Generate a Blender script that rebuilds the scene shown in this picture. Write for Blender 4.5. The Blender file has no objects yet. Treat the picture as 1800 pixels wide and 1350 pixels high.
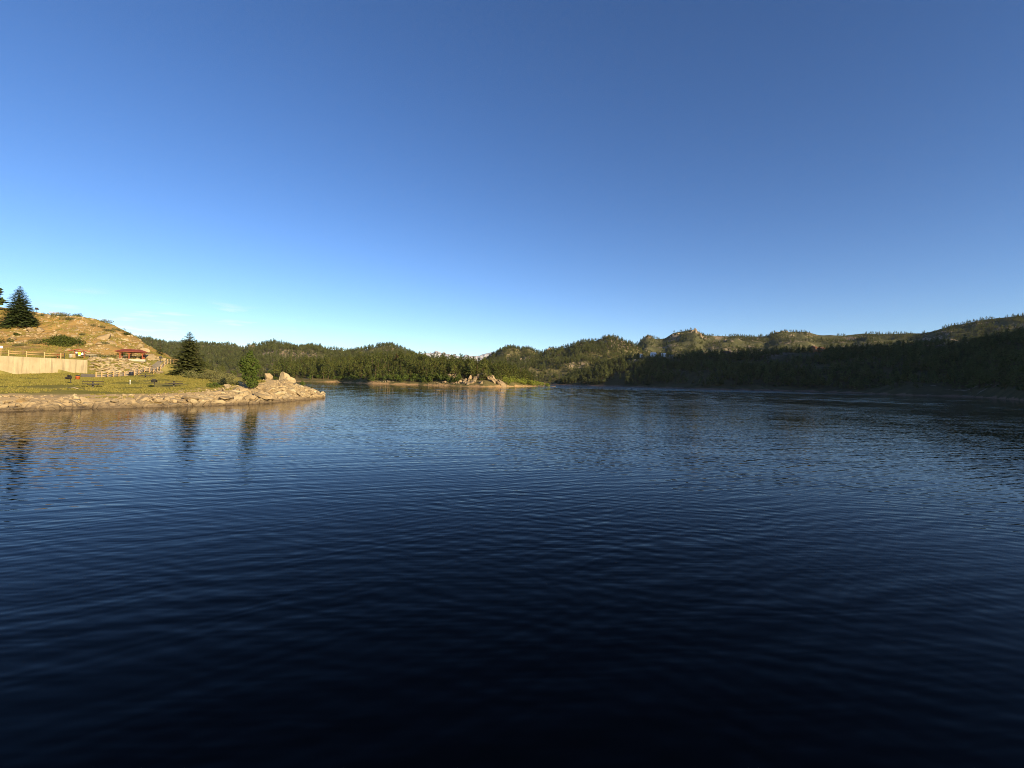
import bpy, bmesh, math, random
import numpy as np
from mathutils import Vector, Matrix, Quaternion

random.seed(7)
rng = np.random.default_rng(11)
R = math.radians
S = bpy.context.scene
COL = S.collection

# ------------------------------------------------------------------ camera
FPX, CX, CY, CAMH = 825.0, 900.0, 675.0, 3.3
SLOPE, HOR0 = 0.022, 670.0
roll = math.atan(SLOPE)
pitch = -(CY - HOR0) / FPX
Fv = Vector((0, math.cos(pitch), math.sin(pitch)))
U0 = Vector((0, -math.sin(pitch), math.cos(pitch)))
R0 = Vector((1, 0, 0))
Rv = R0 * math.cos(roll) + U0 * math.sin(roll)
Uv = U0 * math.cos(roll) - R0 * math.sin(roll)
cam_d = bpy.data.cameras.new('camera')
cam = bpy.data.objects.new('camera', cam_d)
COL.objects.link(cam)
cam.matrix_world = Matrix(((Rv.x, Uv.x, -Fv.x, 0), (Rv.y, Uv.y, -Fv.y, 0), (Rv.z, Uv.z, -Fv.z, CAMH), (0, 0, 0, 1)))
cam_d.sensor_width = 36
cam_d.lens = 36 * FPX / 1800
cam_d.clip_start = 0.1
cam_d.clip_end = 60000
S.camera = cam

# ------------------------------------------------------------------ sky, sun, exposure
SUN_EL, SUN_AZ = 15.0, 44.0           # elevation; degrees to the right of straight behind the camera
sdir = Vector((math.sin(R(SUN_AZ)) * math.cos(R(SUN_EL)), -math.cos(R(SUN_AZ)) * math.cos(R(SUN_EL)), math.sin(R(SUN_EL))))
W = bpy.data.worlds.new('World')
S.world = W
W.use_nodes = True
nt = W.node_tree
nt.nodes.clear()
sky = nt.nodes.new('ShaderNodeTexSky')
sky.sky_type = 'NISHITA'
sky.sun_disc = False
sky.sun_elevation = R(SUN_EL)
sky.sun_rotation = R(180 - SUN_AZ)
sky.altitude = 2400
sky.air_density = 1.0
sky.dust_density = 0.9
sky.ozone_density = 2.2
hsv = nt.nodes.new('ShaderNodeHueSaturation')
hsv.inputs['Saturation'].default_value = 1.16
hsv.inputs['Hue'].default_value = 0.5085
def sky_scale(src, k):
    m = nt.nodes.new('ShaderNodeVectorMath'); m.operation = 'SCALE'; m.inputs['Scale'].default_value = k
    nt.links.new(src, m.inputs[0])
    return m.outputs[0]
gam = nt.nodes.new('ShaderNodeGamma')
gam.inputs['Gamma'].default_value = 1.08
nt.links.new(sky_scale(sky.outputs[0], 0.18), gam.inputs['Color'])
nt.links.new(sky_scale(gam.outputs[0], 1.04 / 0.18), hsv.inputs['Color'])
# small wisps of cloud low over the hills
tc = nt.nodes.new('ShaderNodeTexCoord')
mp = nt.nodes.new('ShaderNodeMapping')
mp.inputs['Scale'].default_value = (10, 10, 85)
nt.links.new(tc.outputs['Generated'], mp.inputs['Vector'])
cn = nt.nodes.new('ShaderNodeTexNoise')
cn.inputs['Scale'].default_value = 1.0
cn.inputs['Detail'].default_value = 6
nt.links.new(mp.outputs[0], cn.inputs['Vector'])
cr = nt.nodes.new('ShaderNodeMapRange')
cr.inputs[1].default_value = 0.53
cr.inputs[2].default_value = 0.74
nt.links.new(cn.outputs['Fac'], cr.inputs[0])
sx = nt.nodes.new('ShaderNodeSeparateXYZ')
nt.links.new(tc.outputs['Generated'], sx.inputs[0])
def world_range(src, a, b, c, d):
    m1 = nt.nodes.new('ShaderNodeMapRange'); m1.inputs[1].default_value = a; m1.inputs[2].default_value = b
    m2 = nt.nodes.new('ShaderNodeMapRange'); m2.inputs[1].default_value = d; m2.inputs[2].default_value = c
    nt.links.new(src, m1.inputs[0]); nt.links.new(src, m2.inputs[0])
    m = nt.nodes.new('ShaderNodeMath'); m.operation = 'MULTIPLY'
    nt.links.new(m1.outputs[0], m.inputs[0]); nt.links.new(m2.outputs[0], m.inputs[1])
    return m.outputs[0]
band = world_range(sx.outputs['Z'], 0.03, 0.06, 0.11, 0.135)
band2 = world_range(sx.outputs['X'], -0.72, -0.62, -0.52, -0.40)
cm0 = nt.nodes.new('ShaderNodeMath'); cm0.operation = 'MULTIPLY'
nt.links.new(band, cm0.inputs[0]); nt.links.new(band2, cm0.inputs[1])
band = cm0.outputs[0]
cm = nt.nodes.new('ShaderNodeMath'); cm.operation = 'MULTIPLY'
nt.links.new(cr.outputs[0], cm.inputs[0]); nt.links.new(band, cm.inputs[1])
cm2 = nt.nodes.new('ShaderNodeMath'); cm2.operation = 'MULTIPLY'; cm2.inputs[1].default_value = 0.75
nt.links.new(cm.outputs[0], cm2.inputs[0])
cmix = nt.nodes.new('ShaderNodeMix'); cmix.data_type = 'RGBA'
nt.links.new(cm2.outputs[0], cmix.inputs['Factor'])
nt.links.new(hsv.outputs[0], cmix.inputs['A'])
cmix.inputs['B'].default_value = (6.6, 6.2, 6.3, 1)
bg = nt.nodes.new('ShaderNodeBackground')
bg.inputs['Strength'].default_value = 0.09
nt.links.new(cmix.outputs['Result'], bg.inputs['Color'])
wo = nt.nodes.new('ShaderNodeOutputWorld')
nt.links.new(bg.outputs[0], wo.inputs['Surface'])

sl = bpy.data.lights.new('sun', 'SUN')
sl.energy = 5.0
sl.angle = R(0.5)
sl.color = (1.0, 0.79, 0.47)
sun = bpy.data.objects.new('sun', sl)
sun.rotation_euler = sdir.to_track_quat('Z', 'Y').to_euler()
sun.location = (60, -80, 60)
COL.objects.link(sun)
S.view_settings.view_transform = 'Standard'
S.view_settings.look = 'None'
S.view_settings.exposure = 1.0
S.view_settings.gamma = 1.0
S.view_settings.use_curve_mapping = False
S.cycles.filter_width = 1.0
S.cycles.use_denoising = True
S.cycles.denoising_prefilter = 'NONE'

# ------------------------------------------------------------------ helpers
def yh(px):
    return HOR0 + (px - 900) * SLOPE

def ray(px, py):
    d = Fv + Rv * ((px - CX) / FPX) + Uv * ((CY - py) / FPX)
    return d / d.y

def at(px, py, depth):
    d = ray(px, py) * depth
    return Vector((d.x, d.y, d.z + CAMH))

def hash2(ix, iy, s):
    n = (ix.astype(np.int64) * 374761393 + iy.astype(np.int64) * 668265263 + s * 974711) & 0x7fffffff
    n = ((n ^ (n >> 13)) * 1274126177) & 0x7fffffff
    n = n ^ (n >> 16)
    return (n & 0xffff) / 65535.0

def vnoise(x, y, s=0):
    x = np.asarray(x, float); y = np.asarray(y, float)
    ix = np.floor(x); iy = np.floor(y)
    fx = x - ix; fy = y - iy
    fx = fx * fx * (3 - 2 * fx); fy = fy * fy * (3 - 2 * fy)
    a = hash2(ix, iy, s); b = hash2(ix + 1, iy, s); c = hash2(ix, iy + 1, s); d = hash2(ix + 1, iy + 1, s)
    return (a * (1 - fx) + b * fx) * (1 - fy) + (c * (1 - fx) + d * fx) * fy - 0.5

def fbm(x, y, s=0, o=4):
    r = 0; a = 1.0
    for i in range(o):
        r = r + a * vnoise(np.asarray(x) * 2 ** i + 17.3 * i, np.asarray(y) * 2 ** i - 9.1 * i, s + i)
        a *= 0.5
    return r

def cells(x, y, s=0):
    """voronoi: random value of the nearest cell and the distance to its border"""
    x = np.asarray(x, float); y = np.asarray(y, float)
    ix = np.floor(x); iy = np.floor(y)
    d1 = np.full(x.shape, 9.0); d2 = np.full(x.shape, 9.0); v = np.zeros(x.shape)
    for i in (-1, 0, 1):
        for j in (-1, 0, 1):
            px_ = ix + i + hash2(ix + i, iy + j, s); py_ = iy + j + hash2(ix + i, iy + j, s + 5)
            d = np.hypot(px_ - x, py_ - y)
            hv = hash2(ix + i, iy + j, s + 9)
            near_ = d < d1
            d2 = np.where(near_, d1, np.minimum(d2, d))
            v = np.where(near_, hv, v)
            d1 = np.where(near_, d, d1)
    return v, d2 - d1

def mesh_np(name, verts, faces, mats=(), smooth=False, midx=None):
    me = bpy.data.meshes.new(name)
    verts = np.asarray(verts, np.float32).reshape(-1, 3)
    faces = np.asarray(faces, np.int32)
    k = faces.shape[1]
    me.vertices.add(len(verts)); me.vertices.foreach_set('co', verts.ravel())
    me.loops.add(faces.size); me.loops.foreach_set('vertex_index', faces.ravel())
    me.polygons.add(len(faces))
    me.polygons.foreach_set('loop_start', np.arange(0, faces.size, k, dtype=np.int32))
    me.polygons.foreach_set('loop_total', np.full(len(faces), k, np.int32))
    if midx is not None:
        me.polygons.foreach_set('material_index', np.asarray(midx, np.int32))
    me.polygons.foreach_set('use_smooth', np.full(len(faces), smooth))
    for m in mats: me.materials.append(m)
    me.update(calc_edges=True)
    me.validate()
    return me

def grid_faces(nu, nv):
    i = np.arange(nu - 1)[:, None]; j = np.arange(nv - 1)[None, :]
    a = i * nv + j
    return np.stack([a, a + nv, a + nv + 1, a + 1], -1).reshape(-1, 4)

def link(name, me, parent=None, loc=None, rot=None, scale=None):
    o = bpy.data.objects.new(name, me)
    COL.objects.link(o)
    if parent: o.parent = parent
    if loc is not None: o.location = loc
    if rot is not None: o.rotation_euler = rot
    if scale is not None: o.scale = scale if hasattr(scale, '__len__') else (scale,) * 3
    return o

def tag(o, label, cat, group=None):
    o['label'] = label; o['category'] = cat
    if group: o['group'] = group
    return o

def struct(o):
    o['kind'] = 'structure'; return o

def attr(me, name, vals):
    a = me.attributes.new(name, 'FLOAT', 'POINT')
    a.data.foreach_set('value', np.asarray(vals, np.float32).ravel())

class MB:
    """collects simple solids into one mesh"""
    def __init__(s): s.v = []; s.f = []
    def box(s, c, size, rot=None):
        M = rot if rot is not None else Matrix.Identity(3)
        b = len(s.v)
        for sx_ in (-.5, .5):
            for sy_ in (-.5, .5):
                for sz_ in (-.5, .5):
                    s.v.append(tuple(Vector(c) + M @ Vector((sx_ * size[0], sy_ * size[1], sz_ * size[2]))))
        for q in ((0, 1, 3, 2), (4, 6, 7, 5), (0, 4, 5, 1), (2, 3, 7, 6), (0, 2, 6, 4), (1, 5, 7, 3)):
            s.f.append(tuple(b + i for i in q))
        return s
    def bar(s, a, b, w, h):
        a = Vector(a); b = Vector(b); d = b - a
        z = d.normalized()
        x = z.cross(Vector((0, 0, 1)))
        if x.length < 1e-3: x = Vector((1, 0, 0))
        x.normalize(); y = z.cross(x)
        M = Matrix((x, y, z)).transposed()
        return s.box((a + b) / 2, (w, h, d.length), M)
    def tube(s, pts, rads, n=8, cap=True):
        b = len(s.v)
        for i, p in enumerate(pts):
            p = Vector(p)
            d = (Vector(pts[min(i + 1, len(pts) - 1)]) - Vector(pts[max(i - 1, 0)])).normalized()
            x = d.cross(Vector((0.13, 0.97, 0.2)))
            if x.length < 1e-3: x = d.cross(Vector((1, 0, 0)))
            x.normalize(); y = d.cross(x)
            for k in range(n):
                a_ = 2 * math.pi * k / n
                s.v.append(tuple(p + (x * math.cos(a_) + y * math.sin(a_)) * rads[i]))
        for i in range(len(pts) - 1):
            for k in range(n):
                s.f.append((b + i * n + k, b + i * n + (k + 1) % n, b + (i + 1) * n + (k + 1) % n, b + (i + 1) * n + k))
        if cap:
            s.f.append(tuple(b + k for k in range(n))[::-1])
            s.f.append(tuple(b + (len(pts) - 1) * n + k for k in range(n)))
        return s
    def poly(s, vs, fs):
        b = len(s.v)
        s.v += [tuple(v) for v in vs]; s.f += [tuple(b + i for i in f) for f in fs]
        return s
    def mesh(s, name, mat, smooth=False):
        me = bpy.data.meshes.new(name)
        me.from_pydata(s.v, [], s.f)
        me.materials.append(mat)
        if smooth: me.polygons.foreach_set('use_smooth', [True] * len(me.polygons))
        me.update()
        return me
    def build(s, name, mat, parent=None, smooth=False, bevel=0):
        o = link(name, s.mesh(name, mat, smooth), parent)
        if bevel:
            m = o.modifiers.new('bevel', 'BEVEL'); m.width = bevel; m.segments = 1
        return o

# ------------------------------------------------------------------ materials
class NT:
    def __init__(s, name):
        s.m = bpy.data.materials.new(name); s.m.use_nodes = True
        s.t = s.m.node_tree; s.t.nodes.clear()
        s.out = s.t.nodes.new('ShaderNodeOutputMaterial')
    def n(s, typ, **kw):
        nd = s.t.nodes.new('ShaderNode' + typ)
        for k, v in kw.items():
            if hasattr(nd, k): setattr(nd, k, v)
        return nd
    def put(s, sock, v):
        if hasattr(v, 'is_output') or isinstance(v, bpy.types.NodeSocket): s.t.links.new(v, sock)
        elif isinstance(v, (tuple, list)) and len(v) == 3 and sock.type == 'RGBA': sock.default_value = (*v, 1)
        else: sock.default_value = v
    def pos(s):
        return s.n('NewGeometry').outputs['Position']
    def obj(s):
        return s.n('TexCoord').outputs['Object']
    def noise(s, vec, scale, detail=3, rough=0.55, out='Fac'):
        nd = s.n('TexNoise'); s.put(nd.inputs['Vector'], vec)
        nd.inputs['Scale'].default_value = scale; nd.inputs['Detail'].default_value = detail; nd.inputs['Roughness'].default_value = rough
        return nd.outputs[out]
    def ramp(s, v, a, b, lo=0.0, hi=1.0):
        nd = s.n('MapRange'); s.put(nd.inputs[0], v)
        for i, q in enumerate((a, b, lo, hi)): s.put(nd.inputs[1 + i], q)
        return nd.outputs[0]
    def math(s, op, a, b=0.0):
        nd = s.n('Math', operation=op); s.put(nd.inputs[0], a); s.put(nd.inputs[1], b)
        return nd.outputs[0]
    def vmath(s, op, a, b=(0, 0, 0)):
        nd = s.n('VectorMath', operation=op); s.put(nd.inputs[0], a)
        if op == 'SCALE': s.put(nd.inputs['Scale'], b)
        else: s.put(nd.inputs[1], b)
        return nd.outputs[0]
    def mix(s, f, a, b, blend='MIX'):
        nd = s.n('Mix', data_type='RGBA', blend_type=blend)
        s.put(nd.inputs['Factor'], f); s.put(nd.inputs['A'], a); s.put(nd.inputs['B'], b)
        return nd.outputs['Result']
    def attr(s, name):
        return s.n('Attribute', attribute_name=name).outputs['Fac']
    def mapping(s, vec, scale=(1, 1, 1), rot=(0, 0, 0)):
        nd = s.n('Mapping'); s.put(nd.inputs['Vector'], vec)
        nd.inputs['Scale'].default_value = scale; nd.inputs['Rotation'].default_value = rot
        return nd.outputs[0]
    def bump(s, h, strength=0.5, dist=0.1):
        nd = s.n('Bump'); s.put(nd.inputs['Height'], h)
        nd.inputs['Strength'].default_value = strength; nd.inputs['Distance'].default_value = dist
        return nd.outputs[0]
    def pbr(s, col, rough=0.9, normal=None, spec=0.2, metal=0.0):
        p = s.n('BsdfPrincipled')
        s.put(p.inputs['Base Color'], col); s.put(p.inputs['Roughness'], rough)
        p.inputs['Specular IOR Level'].default_value = spec; p.inputs['Metallic'].default_value = metal
        if normal is not None: s.put(p.inputs['Normal'], normal)
        s.t.links.new(p.outputs[0], s.out.inputs['Surface'])
        return s.m

def mat_plain(name, c, c2=None, scale=8, rough=0.8, spec=0.2, bump=0.0, stretch=(1, 1, 1)):
    t = NT(name)
    v = t.mapping(t.obj(), stretch)
    nz = t.noise(v, scale, 4)
    col = t.mix(t.ramp(nz, 0.3, 0.7), c, c2 or tuple(x * 0.7 for x in c))
    return t.pbr(col, rough, t.bump(nz, bump, 0.03) if bump else None, spec)

def mat_rock(name, a, b, c, scale=1.0, wet=False):
    t = NT(name)
    v = t.pos()
    n1 = t.noise(v, 0.45 * scale, 5, 0.6); n2 = t.noise(v, 3.5 * scale, 6, 0.65)
    rnd = t.n('ObjectInfo').outputs['Random']
    col = t.mix(t.ramp(n1, 0.35, 0.65), a, b)
    col = t.mix(t.math('MULTIPLY', t.ramp(n2, 0.52, 0.72), 0.75), col, c)
    col = t.mix(t.math('MULTIPLY', rnd, 0.45), col, tuple(x * 0.62 for x in b))
    if wet:                                    # dark water stain left by the changing lake level
        z = t.n('SeparateXYZ'); t.put(z.inputs[0], v)
        st = t.ramp(t.math('ADD', z.outputs['Z'], t.math('MULTIPLY', t.math('SUBTRACT', n1, 0.5), 1.3)), 0.10, 0.45, 0.75, 0.0)
        col = t.mix(st, col, (0.085, 0.062, 0.04))
    return t.pbr(col, 0.9, t.bump(n2, 0.7, 0.12 / scale), 0.05)

def mat_leaf(name, a, b, trans=0.25, var=0.3):
    t = NT(name)
    rnd = t.n('ObjectInfo').outputs['Random']
    nz = t.noise(t.pos(), 1.3, 2)
    col = t.mix(t.ramp(nz, 0.35, 0.65), a, b)
    col = t.mix(t.math('MULTIPLY', rnd, var), col, tuple(x * 0.45 for x in a))
    d = t.n('BsdfDiffuse'); t.put(d.inputs['Color'], col)
    tr = t.n('BsdfTranslucent'); t.put(tr.inputs['Color'], col)
    mx = t.n('MixShader'); mx.inputs[0].default_value = trans
    t.t.links.new(d.outputs[0], mx.inputs[1]); t.t.links.new(tr.outputs[0], mx.inputs[2])
    t.t.links.new(mx.outputs[0], t.out.inputs['Surface'])
    return t.m

M = {}
M['rock'] = mat_rock('shore_rock', (0.43, 0.335, 0.195), (0.32, 0.235, 0.135), (0.16, 0.115, 0.07), 1.0, True)
M['rock_pale'] = mat_rock('pale_rock', (0.48, 0.39, 0.24), (0.38, 0.295, 0.175), (0.21, 0.155, 0.095), 1.0, True)
M['crag'] = mat_rock('crag_rock', (0.36, 0.29, 0.21), (0.26, 0.20, 0.14), (0.13, 0.10, 0.075), 0.25)
M['crag_near'] = mat_rock('crag_rock_warm', (0.36, 0.275, 0.17), (0.25, 0.185, 0.115), (0.11, 0.08, 0.055), 0.5)
M['spruce'] = mat_leaf('spruce_needles', (0.070, 0.105, 0.034), (0.115, 0.145, 0.048), 0.3, 0.15)
M['spruce_light'] = mat_leaf('spruce_needles_olive', (0.105, 0.125, 0.04), (0.165, 0.17, 0.06), 0.3, 0.15)
M['pine'] = mat_leaf('pine_needles', (0.088, 0.112, 0.032), (0.135, 0.15, 0.043), 0.3, 0.65)
M['pine_olive'] = mat_leaf('pine_needles_olive', (0.12, 0.138, 0.035), (0.165, 0.17, 0.05), 0.3, 0.6)
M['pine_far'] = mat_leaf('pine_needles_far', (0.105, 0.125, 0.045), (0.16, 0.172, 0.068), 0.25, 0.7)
M['broad'] = mat_leaf('broad_leaves', (0.085, 0.125, 0.028), (0.13, 0.17, 0.04), 0.35, 0.35)
M['aspen'] = mat_leaf('aspen_leaves', (0.20, 0.24, 0.045), (0.27, 0.30, 0.06), 0.35, 0.3)
M['rust'] = mat_leaf('rust_needles', (0.15, 0.09, 0.035), (0.20, 0.12, 0.045), 0.2, 0.3)
M['juniper'] = mat_leaf('juniper_leaves', (0.055, 0.072, 0.018), (0.085, 0.10, 0.025), 0.2, 0.2)
M['sage'] = mat_leaf('sage_leaves', (0.15, 0.15, 0.06), (0.20, 0.19, 0.08), 0.25, 0.45)
M['grass'] = mat_leaf('dry_grass', (0.26, 0.24, 0.056), (0.36, 0.30, 0.088), 0.35, 0.45)
M['bark'] = mat_plain('bark', (0.11, 0.075, 0.05), (0.06, 0.04, 0.028), 12, 0.95, 0.1, 0.6, (1, 1, 0.2))
M['timber'] = mat_plain('fence_timber', (0.50, 0.34, 0.16), (0.38, 0.25, 0.12), 6, 0.85, 0.15, 0.3, (6, 6, 1))
M['timber_grey'] = mat_plain('weathered_timber', (0.48, 0.39, 0.28), (0.36, 0.28, 0.20), 6, 0.9, 0.1, 0.3)
M['redwood'] = mat_plain('red_stained_wood', (0.28, 0.075, 0.028), (0.20, 0.052, 0.02), 5, 0.7, 0.25, 0.2)
M['redroof'] = mat_plain('red_roof', (0.27, 0.062, 0.024), (0.20, 0.046, 0.02), 2, 0.6, 0.3, 0.1)
M['iron'] = mat_plain('black_iron', (0.018, 0.017, 0.016), (0.035, 0.028, 0.022), 10, 0.6, 0.4)
M['table'] = mat_plain('dark_table_plank', (0.045, 0.036, 0.03), (0.03, 0.025, 0.022), 8, 0.8, 0.15, 0.1)
M['barrel'] = mat_plain('orange_barrel', (0.42, 0.10, 0.03), (0.34, 0.08, 0.025), 6, 0.6, 0.3)
M['bin'] = mat_plain('navy_bin', (0.015, 0.018, 0.035), (0.025, 0.027, 0.04), 6, 0.5, 0.4)
M['white'] = mat_plain('white_paint', (0.78, 0.77, 0.74), (0.70, 0.69, 0.66), 4, 0.6, 0.3)
M['yellow'] = mat_plain('yellow_sheet', (0.80, 0.62, 0.03), (0.75, 0.57, 0.03), 4, 0.6, 0.2)
M['board'] = mat_plain('dark_board', (0.05, 0.04, 0.03), (0.035, 0.028, 0.022), 4, 0.7, 0.2)
M['log'] = mat_plain('log_wall', (0.40, 0.19, 0.075), (0.30, 0.14, 0.055), 1, 0.8, 0.2)
M['brownroof'] = mat_plain('brown_roof', (0.14, 0.07, 0.045), (0.10, 0.05, 0.035), 1, 0.8, 0.2)
M['greyroof'] = mat_plain('grey_roof', (0.22, 0.22, 0.22), (0.17, 0.17, 0.17), 1, 0.8, 0.2)
M['glass'] = mat_plain('window_glass', (0.02, 0.025, 0.03), (0.02, 0.025, 0.03), 1, 0.1, 0.5)
M['slab'] = mat_plain('concrete_slab', (0.42, 0.38, 0.31), (0.34, 0.31, 0.25), 3, 0.9, 0.15, 0.1)
M['path'] = mat_plain('path_surface', (0.25, 0.215, 0.17), (0.19, 0.165, 0.13), 1.2, 0.95, 0.0, 0.2)

t = NT('concrete_wall')
v = t.pos()
streak = t.noise(t.mapping(v, (1.1, 1.1, 0.12)), 1.6, 5, 0.6)
blot = t.noise(v, 0.5, 4)
c = t.mix(t.ramp(blot, 0.35, 0.65), (0.49, 0.405, 0.26), (0.40, 0.325, 0.20))
c = t.mix(t.math('MULTIPLY', t.ramp(streak, 0.50, 0.70), 0.7), c, (0.22, 0.17, 0.11))
M['concrete'] = t.pbr(c, 0.9, t.bump(t.noise(v, 9, 5), 0.2, 0.03), 0.15)

# near land: grass, sandy soil and stony hillside by attribute
t = NT('near_ground')
v = t.pos()
n1 = t.noise(v, 0.16, 5, 0.6); n2 = t.noise(v, 1.1, 5, 0.65); n3 = t.noise(v, 5.0, 4, 0.7)
grass = t.mix(t.ramp(n1, 0.36, 0.64), (0.195, 0.18, 0.045), (0.29, 0.24, 0.082))
grass = t.mix(t.math('MULTIPLY', t.ramp(n2, 0.52, 0.7), 0.6), grass, (0.115, 0.118, 0.03))
sand_lo = t.noise(v, 0.35, 4, 0.6)
sand = t.mix(t.ramp(n2, 0.3, 0.7), (0.64, 0.46, 0.235), (0.50, 0.355, 0.18))
hillc = t.mix(t.ramp(n1, 0.36, 0.62), (0.37, 0.22, 0.075), (0.29, 0.195, 0.072))
hillc = t.mix(t.math('MULTIPLY', t.ramp(n2, 0.50, 0.62), 0.7), hillc, (0.17, 0.145, 0.055))
hillc = t.mix(t.math('MULTIPLY', t.ramp(n3, 0.56, 0.70), 0.6), hillc, (0.46, 0.36, 0.21))
w1 = t.ramp(t.math('ADD', t.attr('sand'), t.math('MULTIPLY', t.math('SUBTRACT', n2, 0.5), 1.2)), 0.4, 0.6)
w2 = t.ramp(t.math('ADD', t.attr('hill'), t.math('MULTIPLY', t.math('SUBTRACT', n2, 0.5), 1.2)), 0.4, 0.6)
sand = t.mix(t.math('MULTIPLY', t.ramp(n3, 0.52, 0.66), 0.7), sand, (0.30, 0.225, 0.12))
sand = t.mix(t.math('MULTIPLY', t.ramp(sand_lo, 0.50, 0.62), 0.75), sand, (0.24, 0.20, 0.075))
c = t.mix(w1, grass, sand); c = t.mix(w2, c, hillc)
M['near'] = t.pbr(c, 0.95, t.bump(t.math('ADD', n2, t.math('MULTIPLY', n3, 0.6)), 0.5, 0.12), 0.0)

def mat_hill(name, floor_a, floor_b, rock_a, rock_b, rock_lo, shore=(0.40, 0.25, 0.13), scale=1.0, beach=1.0):
    t = NT(name)
    v = t.pos()
    n1 = t.noise(v, 0.02 * scale, 5, 0.6); n2 = t.noise(v, 0.09 * scale, 5, 0.65); n3 = t.noise(v, 0.5 * scale, 4, 0.7)
    c = t.mix(t.ramp(n2, 0.35, 0.65), floor_a, floor_b)
    c = t.mix(t.math('MULTIPLY', t.ramp(n3, 0.5, 0.7), 0.5), c, tuple(x * 0.55 for x in floor_a))
    rk = t.mix(t.ramp(n3, 0.35, 0.65), rock_a, rock_b)
    rw = t.ramp(t.math('ADD', n1, t.math('MULTIPLY', t.math('SUBTRACT', n2, 0.5), 0.7)), rock_lo, rock_lo + 0.06)
    rw = t.math('MAXIMUM', rw, t.attr('rock'))
    c = t.mix(rw, c, rk)
    z = t.n('SeparateXYZ'); t.put(z.inputs[0], v)
    zz = t.math('ADD', z.outputs['Z'], t.math('MULTIPLY', t.math('SUBTRACT', n2, 0.5), 5.0))
    sh = t.mix(n3, shore, tuple(x * 0.7 for x in shore))
    c = t.mix(t.ramp(zz, beach, beach + 0.6, 1.0, 0.0), c, sh)
    return t.pbr(c, 0.95, t.bump(t.math('ADD', n2, t.math('MULTIPLY', n3, 0.4)), 0.7, 2.0), 0.0)

M['hill_point'] = mat_hill('wooded_point_ground', (0.17, 0.14, 0.06), (0.11, 0.10, 0.045), (0.36, 0.27, 0.17), (0.24, 0.18, 0.12), 0.64, (0.46, 0.30, 0.15), 1.0, 0.2)
M['hill_left'] = mat_hill('left_hills_ground', (0.20, 0.175, 0.085), (0.135, 0.13, 0.06), (0.36, 0.28, 0.19), (0.26, 0.2, 0.14), 0.60)
M['hill_mid'] = mat_hill('rocky_hills_ground', (0.16, 0.14, 0.065), (0.10, 0.095, 0.045), (0.36, 0.285, 0.20), (0.24, 0.19, 0.135), 0.63)
M['hill_rear'] = mat_hill('rear_ridge_ground', (0.095, 0.095, 0.048), (0.065, 0.068, 0.036), (0.28, 0.225, 0.16), (0.17, 0.14, 0.10), 0.57)  # ground darkened to put the ridge's shade into its colour
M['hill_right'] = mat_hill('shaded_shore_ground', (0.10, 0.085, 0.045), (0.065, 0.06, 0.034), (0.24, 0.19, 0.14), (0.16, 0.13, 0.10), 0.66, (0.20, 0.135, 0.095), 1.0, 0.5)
t = NT('snow_mountain')
v = t.pos()
n1 = t.noise(v, 0.004, 6, 0.7)
c = t.mix(t.ramp(n1, 0.42, 0.60), (0.52, 0.52, 0.55), (0.27, 0.26, 0.27))  # snow and rock brought closer in tone, haze fading put into the colour
M['snow'] = t.pbr(c, 0.9, t.bump(n1, 1.0, 60), 0.1)

# water: slopes of several ripple trains, never filtered, so far water breaks up as it does in reality
t = NT('lake_water')
v = t.pos()
acc = None
big = t.noise(v, 0.035, 3)                # breezy and calm patches
sep = t.n('SeparateXYZ'); t.put(sep.inputs[0], v)
patch = t.ramp(big, 0.35, 0.65, 0.65, 1.25)
wind = t.math('MULTIPLY', t.ramp(sep.outputs['Y'], 245, 290), t.math('MULTIPLY', t.ramp(sep.outputs['X'], 10, 50), t.ramp(sep.outputs['X'], 150, 230, 1.0, 0.0)))
lee = t.ramp(sep.outputs['X'], -32, 6, 0.55, 1.0)          # sheltered water below the left bank
trains = [  # direction of travel (deg from +Y toward +X), wavelength, slope, meander
    (-15, 0.52, 0.029, 1.1), (14, 0.34, 0.026, 1.2), (-36, 0.25, 0.020, 1.0), (48, 0.30, 0.012, 1.0), (-5, 0.14, 0.017, 0.9), (-20, 1.3, 0.012, 1.2)]
for k, (a, wl, amp, wob) in enumerate(trains):
    r = R(a)
    dx, dy = math.sin(r), math.cos(r)
    al = t.n('VectorMath', operation='DOT_PRODUCT'); t.put(al.inputs[0], v); al.inputs[1].default_value = (dx, dy, 0)
    cc = t.n('VectorMath', operation='DOT_PRODUCT'); t.put(cc.inputs[0], v); cc.inputs[1].default_value = (dy, -dx, 0)
    cb = t.n('CombineXYZ')
    t.put(cb.inputs[0], t.math('DIVIDE', al.outputs['Value'], wl * 2.2))
    t.put(cb.inputs[1], t.math('DIVIDE', cc.outputs['Value'], wl * 5.0))
    cb.inputs[2].default_value = k * 7.7
    mea = t.math('MULTIPLY', t.noise(cb.outputs[0], 1.0, 2.0, 0.5), wob * 6.283 * 1.6)
    ph = t.math('ADD', t.math('MULTIPLY', al.outputs['Value'], 6.283 / wl), mea)
    env_ = t.ramp(t.noise(cb.outputs[0], 0.45, 1.0, 0.5), 0.3, 0.7, 0.25, 1.6)
    sl_ = t.math('MULTIPLY', t.math('MULTIPLY', t.math('SINE', ph), env_), amp)
    vec = t.n('CombineXYZ')
    t.put(vec.inputs[0], t.math('MULTIPLY', sl_, dx)); t.put(vec.inputs[1], t.math('MULTIPLY', sl_, dy))
    acc = vec.outputs[0] if acc is None else t.vmath('ADD', acc, vec.outputs[0])
off = t.ramp(sep.outputs['Y'], 45, 150)          # open water is breezier than the water near the camera
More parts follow.
